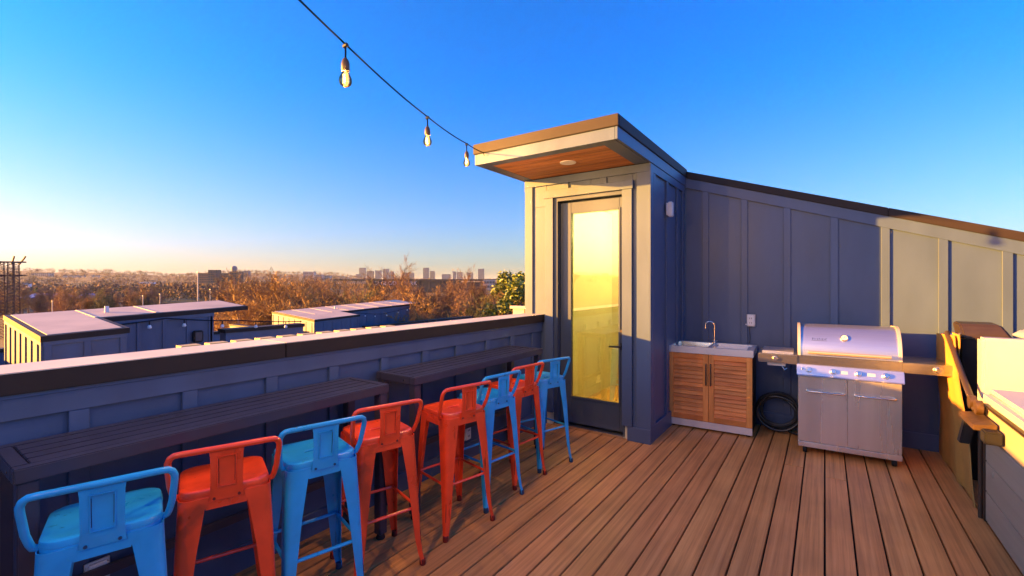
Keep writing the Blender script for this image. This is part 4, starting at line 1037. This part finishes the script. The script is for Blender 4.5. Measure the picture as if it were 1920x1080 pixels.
# far woods: crowns joined into one mass
def woods(name, n, r0, r1, az0, az1, m, seed, hs_=(6, 10), tri=70):
    rg = np.random.default_rng(seed); V = []; 
    cs = []
    for i in range(n):
        az = rg.uniform(az0, az1); r_ = r0 * (r1 / r0) ** rg.random(); r_ = r_ + 260 if (r_ < 480 and -1.02 < az < -.60) else r_; x, y = r_ * math.sin(az), r_ * math.cos(az)
        cs.append((x, y, ground_z(x, y), rg.uniform(*hs_)))
    cs = np.array(cs); c = np.repeat(cs, tri, 0); N = len(c)
    d = rg.normal(size=(N, 3)); d /= np.linalg.norm(d, axis=1)[:, None]; d *= (rg.random(N) ** .5)[:, None]
    H = c[:, 3]; P = np.stack([c[:, 0] + d[:, 0] * H * .55, c[:, 1] + d[:, 1] * H * .55, c[:, 2] + H * (.55 + .45 * d[:, 2])], 1)
    a = rg.normal(size=(N, 3)); b = rg.normal(size=(N, 3)); sz = (H * .075)[:, None]
    V = np.stack([P + a * sz * .6, P + b * sz * .6, P - (a + b) * sz * .35], 1).reshape(-1, 3)
    me = bpy.data.meshes.new(name); me.vertices.add(len(V)); me.vertices.foreach_set('co', V.astype(np.float32).ravel())
    me.loops.add(len(V)); me.loops.foreach_set('vertex_index', np.arange(len(V), dtype=np.int32))
    me.polygons.add(N); me.polygons.foreach_set('loop_start', np.arange(0, 3 * N, 3, dtype=np.int32)); me.polygons.foreach_set('loop_total', np.full(N, 3, dtype=np.int32))
    me.update(); me.validate(); me.materials.append(M[m]); o = bpy.data.objects.new(name, me); COL.objects.link(o)
    o['kind'] = 'stuff'; return o
M['woods'] = mat('far_winter_woods', (.10, .075, .045), .9, var=.5, world=True, vscale=.012, col2=(.25, .14, .065))
M['woods_g'] = mat('far_green_woods', (.06, .075, .03), .9, var=.3, world=True, vscale=.02)
woods('woods', 7500, 240, 2300, -1.75, .35, 'woods', 1).name = 'far_woods'
woods('woods', 900, 260, 1800, -1.75, .35, 'woods_g', 2, (5, 9)).name = 'far_green_woods'
woods('woods', 3000, 700, 2400, 1.6, 4.5, 'woods', 3, (8, 13), 60).name = 'woods_behind'

# ================================================================= FAR BUILDINGS
def building(u0, u1, vt, dist, label, m='grey_b', depth=.7, floors=0, cols=0, zb=None, roof=None, name='building', wm='glass_b', group=None, vb=None, cat='building'):
    uc = (u0 + u1) / 2; c = from_view(uc, dist); dp = depth_at(uc, dist)
    wd = (u1 - u0) / F_PX * dp * .95; top = h_at(uc, vt, dist); zg = gz(c) - 2 if vb is None else h_at(uc, vb, dist)
    T = thing(name, label, cat, (c.x, c.y, zg), group, YAW + Rt.uniform(-.05, .05)); H = top - zg; D = wd * depth
    MB().box(-wd / 2, wd / 2, 0, D, 0, H).build('wall', m, T, off=(0, 0, 0))
    if roof: MB().box(-wd / 2 - .3, wd / 2 + .3, -.3, D + .3, H + .01, H + max(.4, H * .03)).build('roof', roof, T, off=(0, 0, 0))
    if floors and cols:
        me = None
        z1 = H * .96; z0 = max(H * .06, H - floors * 3.4)
        fh = (z1 - z0) / floors; cw = wd / cols
        for a in range(floors):
            for b in range(cols):
                if me is None:
                    o = MB().box(-cw * .33, cw * .33, -.12, .0, 0, fh * .55).build('window', wm, T, off=(0, 0, 0)); me = o
                else: o = me.copy(); COL.objects.link(o)
                o.location = (-wd / 2 + cw * (b + .5), 0, z0 + fh * (a + .22))
    elif floors:
        fh = H / floors; me = None
        for a in range(floors):
            if me is None: o = MB().box(-wd / 2 - .05, wd / 2 + .05, -.25, -.01, 0, fh * .4).build('window_band', wm, T, off=(0, 0, 0)); me = o
            else: o = me.copy(); COL.objects.link(o)
            o.location = (0, 0, fh * (a + .4))
    return T
building(673, 684, 502, 1900, 'tall slim grey blue tower at the left of the skyline', floors=14)
building(667, 675, 514, 1890, 'lower grey block attached left of the slim skyline tower', floors=6)
for a, b, v, lab in ((687, 699, 508, 'brown grey skyline block with a rounded top behind bare twigs'), (703, 714, 507, 'narrow brown grey skyline block second after the slim tower'), (718, 728, 504, 'brown grey skyline block with a stepped top'),
                     (730, 738, 509, 'small dark skyline block left of the tallest bare tree'), (754, 775, 511, 'wide pale blue grey skyline block behind the tallest bare tree'), (793, 804, 502, 'tall grey skyline tower right of the tallest bare tree'),
                     (806, 815, 508, 'short grey skyline block beside the tall grey tower'), (828, 845, 514, 'low wide grey skyline building'), (849, 855, 509, 'skyline tower under two thin cranes'),
                     (856, 867, 510, 'bluish skyline block right of the cranes'), (876, 887, 511, 'small blue skyline tower standing alone'), (896, 908, 504, 'brownish grey flat topped skyline tower, rightmost')):
    building(a, b, v, 1900 + Rt.uniform(-60, 60), lab, floors=max(4, int((531 - v) * .45)))
for u in (849, 858):
    c = from_view(u, 1850); z = h_at(u, 512, 1850); T = thing('tower_crane', 'thin crane mast rising over the skyline, the %s one' % ('left' if u == 849 else 'right'), 'crane', (c.x, c.y, z))
    MB().box(-.9, .9, -.9, .9, 0, 16 if u < 855 else 20).build('mast', 'grey_b', T, off=(0, 0, 0)); MB().box(-4, 9, -.6, .6, 14, 15.4).build('jib', 'grey_b', T, off=(0, 0, 0))
building(568, 588, 510, 900, 'grey stepped office block on the ridge above the golden trees', floors=4, cols=6, m='cream', roof='grey_b')
building(588, 604, 515, 880, 'cream low block in front of the stepped office block', floors=3, cols=4, m='cream')
building(604, 619, 517, 890, 'pale block at the right end of the office group', floors=3, cols=4, m='cream', roof='grey_b')
building(370, 392, 512, 520, 'left wing of the dark brick apartment block on the slope', 'brick', floors=8, cols=6)
building(390, 408, 506, 500, 'tall middle wing of the dark brick apartment block', 'brick', floors=9, cols=4)
building(408, 430, 512, 525, 'recessed wing of the dark brick apartment block with balcony rows', 'brick', floors=9)
building(429, 449, 509, 505, 'right wing of the dark brick apartment block', 'brick', floors=8, cols=4)
T = thing('water_tank', 'round grey water tank above the dark apartment block', 'water tank', tuple(from_view(439, 900, h_at(439, 520, 900))))
MB().lathe((0, 0, 0), [(1.2, 0), (1.2, 8), (4.6, 11), (5.0, 15), (3.6, 18.5), (.5, 19.5)], 16).build('tank', 'grey_b', T, smooth=True, off=(0, 0, 0))
building(455, 466, 508, 950, 'small isolated grey tower right of the dark apartment block', floors=5)
building(56, 92, 512, 1000, 'long sunlit cream apartment row on the left ridge', 'cream', .3, floors=2, cols=9, roof='brick', vb=519)
hs_row = []
for i, (u, v) in enumerate(((121, 517), (129, 516.5), (136, 517), (142, 516), (148, 517), (155, 517), (171, 516), (181, 516.5), (30, 517), (258, 527), (267, 526), (276, 527), (284, 526))):
    hs_row.append(building(u - 2.6, u + 2.6, v, 800 + 40 * (i % 5), '', 'cream', .8, roof='brick', name='hillside_house', group='tiny pale houses on the left hillside', vb=v + 3, cat='house'))
number_row(hs_row, '%s tiny pale house from the left on the far hillside')
building(260, 289, 529.5, 600, 'long low white building half way up the left hillside', 'letter', .3, floors=1, cols=8, vb=532.5)
building(43, 53, 532, 330, 'small white house above the blue roofed shed', 'letter', .7, floors=1, cols=2, roof='grey_b', name='house', vb=539, cat='house')
for a, b, v, lab in ((34, 58, 551, 'left half of the long blue roofed shed beside the lattice tower'), (61, 86, 551, 'right half of the long blue roofed shed'), (133, 145, 551, 'small blue grey shed right of the long blue roofed one')):
    uc = (a + b) / 2; c = from_view(uc, 190); dp = depth_at(uc, 190); wd = (b - a) / F_PX * dp; zt_ = h_at(uc, v, 190); zm = h_at(uc, v + 8, 190); zb = h_at(uc, v + 16, 190)
    T = thing('shed', lab, 'shed', (c.x, c.y, zb), None, YAW)
    MB().box(-wd / 2, wd / 2, 0, 10, 0, zm - zb).build('wall', 'brick', T, off=(0, 0, 0))
    MB().quad8([(-wd / 2, -.5, zm - zb), (wd / 2, -.5, zm - zb), (wd / 2, 10.5, zm - zb), (-wd / 2, 10.5, zm - zb), (-wd / 2, 4.6, zt_ - zb), (wd / 2, 4.6, zt_ - zb), (wd / 2, 5.4, zt_ - zb), (-wd / 2, 5.4, zt_ - zb)]).build('roof', 'blue_roof', T, off=(0, 0, 0))
    for i in range(4): MB().box(-wd / 2 + wd * (.1 + .22 * i), -wd / 2 + wd * (.22 + .22 * i), -.1, 0, .5, zm - zb - .4).build('door', 'grey_b', T, off=(0, 0, 0))
def gable(u, v, vb, dist, wpx, label, roof, wall, group=None):
    c = from_view(u, dist); dp = depth_at(u, dist); wd = wpx / F_PX * dp; zb = h_at(u, vb, dist); zt_ = h_at(u, v, dist); e = zb + (zt_ - zb) * .45
    T = thing('house', label, 'house', (c.x, c.y, zb), group, YAW + Rt.uniform(-.3, .3))
    MB().box(-wd / 2, wd / 2, 0, wd * .8, -3, e - zb).build('wall', wall, T, off=(0, 0, 0))
    MB().rings([[(-wd * .55, -.4, e - zb), (wd * .55, -.4, e - zb), (0, -.4, zt_ - zb)], [(-wd * .55, wd * .85, e - zb), (wd * .55, wd * .85, e - zb), (0, wd * .85, zt_ - zb)]]).build('roof', roof, T, off=(0, 0, 0))
gable(311, 550, 559, 345, 10, 'red roofed building beside the sports field, the left of two', 'red_b', 'red_b')
gable(321, 547, 556, 360, 8, 'smaller red roofed building behind the first one by the sports field', 'red_b', 'brick')
gable(378, 547, 556, 350, 11, 'red gabled house right of the tall pale pole', 'red_b', 'brick')
gable(356, 551, 559, 340, 14, 'blue grey tented building by the sports field', 'grey_b', 'letter')
gable(278, 551, 559, 340, 10, 'grey gabled house left of the red roofed building', 'grey_b', 'grey_b')
gable(424, 538, 546, 330, 9, 'pink red roofed house below the dark apartment block', 'red_b', 'cream')
gable(459, 528, 535, 420, 8, 'cream gabled house right of the dark apartment block', 'cream', 'cream')
gable(470, 532, 540, 400, 9, 'white gabled house lower on the slope right of the apartments', 'grey_b', 'letter')
gable(463, 540, 547, 340, 7, 'small dark gabled house lowest on the slope', 'brick', 'cream')
building(906, 930, 524, 330, 'cream apartment house with rows of dark windows left of the evergreens', 'cream', .5, floors=4, cols=8, roof='brick')
building(940, 985, 526, 350, 'brown flat roofed apartment house behind the evergreens', 'brick', .4, floors=4, cols=8, wm='cream')

# stadium with the long roof and the lettering
SD = 430
def stadium():
    uc = 775; c = from_view(uc, SD); dp = depth_at(uc, SD); s = dp / F_PX
    T = thing('stadium', 'long dark stadium roof with white letters spelling a sign behind the trees', 'stadium', (c.x, c.y, G0), None, YAW)
    X = lambda u: (u - uc) * s
    Z = lambda v: EYE + (HOR - v) * s - G0
    MB().box(X(625), X(925), 0, 34, Z(526.5), Z(523.3)).build('roof', 'stadium', T, off=(0, 0, 0))
    MB().box(X(627), X(923), 2, 2.6, Z(526), Z(525)).build('roof_edge', 'cream', T, off=(0, 0, 0))
    MB().box(X(690), X(858), 2.0, 30, Z(548), Z(526.6)).build('facade', 'stadium', T, off=(0, 0, 0))
    for i in range(16):
        u = 628 + i * 19.6; MB().box(X(u) - .35, X(u) + .35, .6, 1.4, 0, Z(526.6)).build('column', 'rust', T, off=(0, 0, 0))
    for i in range(14):
        u = 630 + i * 4.3; MB().tube([(X(u), .9, Z(532)), (X(u + 2.1), .9, Z(526.6)), (X(u + 4.2), .9, Z(532))], .25, 4).build('truss', 'cream', T, off=(0, 0, 0))
    for a, b in ((864, 880), (884, 902), (906, 922)):
        MB().box(X(a), X(b), 3, 26, Z(545), Z(529)).build('stand_block', 'brick', T, off=(0, 0, 0))
    x = X(713.5); dg0 = None
    for ch in 'GEODIS PARK':
        if ch == ' ': x += 3.2 * s; continue
        cu = bpy.data.curves.new('t', 'FONT'); cu.body = ch; cu.size = 7.2 * s / .70; cu.extrude = .15; cu.offset = .05
        ob = bpy.data.objects.new('t', cu); COL.objects.link(ob); dg = bpy.context.evaluated_depsgraph_get()
        me = bpy.data.meshes.new_from_object(ob.evaluated_get(dg)); bpy.data.objects.remove(ob)
        xs_ = [v.co.x for v in me.vertices]; me.materials.clear(); me.materials.append(M['letter'])
        o = bpy.data.objects.new('letter', me); COL.objects.link(o); o.parent = T; o.rotation_euler = (rad(90), 0, 0); o.location = (x - min(xs_), 1.7, Z(534.2))
        x += (max(xs_) - min(xs_)) + 1.15 * s
    # emblem: bent band like a chevron
    MB().tube([(X(702), 1.6, Z(528)), (X(708), 1.6, Z(527.2)), (X(709), 1.6, Z(530)), (X(704), 1.6, Z(534)), (X(710), 1.6, Z(534.2))], .45, 6).build('sign_emblem', 'letter', T, off=(0, 0, 0))
stadium()

# lattice tower
def lattice():
    d = 125; c = from_view(11, d); zb = gz(c); T = thing('lattice_tower', 'brown steel lattice mast at the left edge of the view', 'tower', (c.x, c.y, zb), None, YAW + .3)
    top = h_at(11, 485, d) - zb; w0 = 1.75
    def wz(z): return w0 * (1 if z < top * .93 else .8)
    for cx in (-1.0, 1.0):
        for sx in (-1, 1):
            for sy in (-1, 1):
                MB().tube([(cx * w0 * .62 + sx * .55, sy * .8, 0), (cx * w0 * .62 + sx * .45, sy * .6, top * .95)], .09, 5).build('leg', 'rust', T, off=(0, 0, 0))
    n = 22; br = MB()
    for cx in (-1, 1):
        for i in range(n):
            z0, z1 = top * .95 * i / n, top * .95 * (i + 1) / n; X0 = cx * w0 * .62
            for sy in (-1, 1):
                br.tube([(X0 - .5, sy * .7, z0), (X0 + .5, sy * .7, z1)], .045, 3); br.tube([(X0 + .5, sy * .7, z0), (X0 - .5, sy * .7, z1)], .045, 3)
                br.tube([(X0 - .5, sy * .7, z1), (X0 + .5, sy * .7, z1)], .05, 3)
                if i % 3 == 0: br.tube([(-w0 * .62 + .5, sy * .7, z0), (w0 * .62 - .5, sy * .7, z1)], .05, 3)
    br.build('bracing', 'rust', T, off=(0, 0, 0))
    for f in (.78, .95): MB().box(-2.9, 2.9, -.12, .12, top * f, top * f + .25).build('crossarm', 'rust', T, off=(0, 0, 0))
    for x in (-2.6, -1.1, 1.1, 2.6): MB().tube([(x * .75, 0, top * .93), (x, 0, top), (x * 1.1, 0, top + .5)], .14, 5).build('insulator_arm', 'rust', T, off=(0, 0, 0))
lattice()
for u, vt, d, lab in ((371, 511, 175, 'tall pale light pole in front of the dark apartment block'), (98, 565, 80, 'short pale pole above the roof of the nearest stair house'), (268, 555, 110, 'short pale pole left of the sports field'),
                      (300, 552, 110, 'short pale pole at the corner of the sports field'), (394, 543, 150, 'thin grey pole right of the tall pale one'), (459, 540, 190, 'thin grey pole right of the apartment block')):
    c = from_view(u, d); zb = gz(c); H = h_at(u, vt, d) - zb
    T = thing('light_pole', lab, 'pole', (c.x, c.y, zb)); r_ = .55 * d / F_PX * (1.6 if u == 371 else 1)
    MB().tube([(0, 0, 0), (0, 0, H)], [r_ * 1.2, r_ * .8], 8).build('pole', 'pole', T, smooth=True, off=(0, 0, 0))
    MB().box(-r_ * 3, r_ * 3, -r_, r_, H, H + r_ * 1.5).build('lamp_head', 'pole', T, off=(0, 0, 0))
def car(u, d, m, label, a):
    c = from_view(u, d); c.z = gz(c) + .9
    T = thing('parked_car', label, 'car', tuple(c), 'cars parked left of the sports field', YAW + a)
    MB().rings([[(x, y, z) for x, z in ((-2.2, .35), (2.2, .35), (2.2, .75), (1.3, .9), (-2.0, .95), (-2.2, .7))] for y in (-.85, .85)]).build('body', m, T, off=(0, 0, 0))
    MB().rings([[(x, y, z) for x, z in ((-1.7, .93), (1.0, .91), (.5, 1.42), (-1.2, 1.45))] for y in (-.75, .75)]).build('cabin', 'glass_b', T, off=(0, 0, 0))
    for x in (-1.35, 1.35):
        for y in (-.8, .8): MB().tube([(x, y - .1, .33), (x, y + .1, .33)], .33, 10).build('wheel', 'black', T, off=(0, 0, 0))
car(105, 152, 'car_w', 'white parked car right of the short pale pole', .1); car(112, 156, 'car_d', 'dark parked car between two pale ones', .15)
car(119, 160, 'car_w', 'pale parked car third in the row', -.1); car(128, 165, 'car_w', 'white parked car at the right end of the row', 0)

# ================================================================= HAZE
hz = MB().box(-5600, 5600, -5600, 5600, -14, 80).build('haze', 'dark', None); hz['kind'] = 'stuff'
hm = bpy.data.materials.new('valley_haze'); hm.use_nodes = True; hn = hm.node_tree; hn.nodes.clear()
ho_ = hn.nodes.new('ShaderNodeOutputMaterial'); hv_ = hn.nodes.new('ShaderNodeVolumePrincipled')
hv_.inputs['Color'].default_value = (.72, .85, 1.0, 1); hv_.inputs['Density'].default_value = .00009; hv_.inputs['Anisotropy'].default_value = .0
hn.links.new(hv_.outputs[0], ho_.inputs['Volume']); hz.data.materials.clear(); hz.data.materials.append(hm)
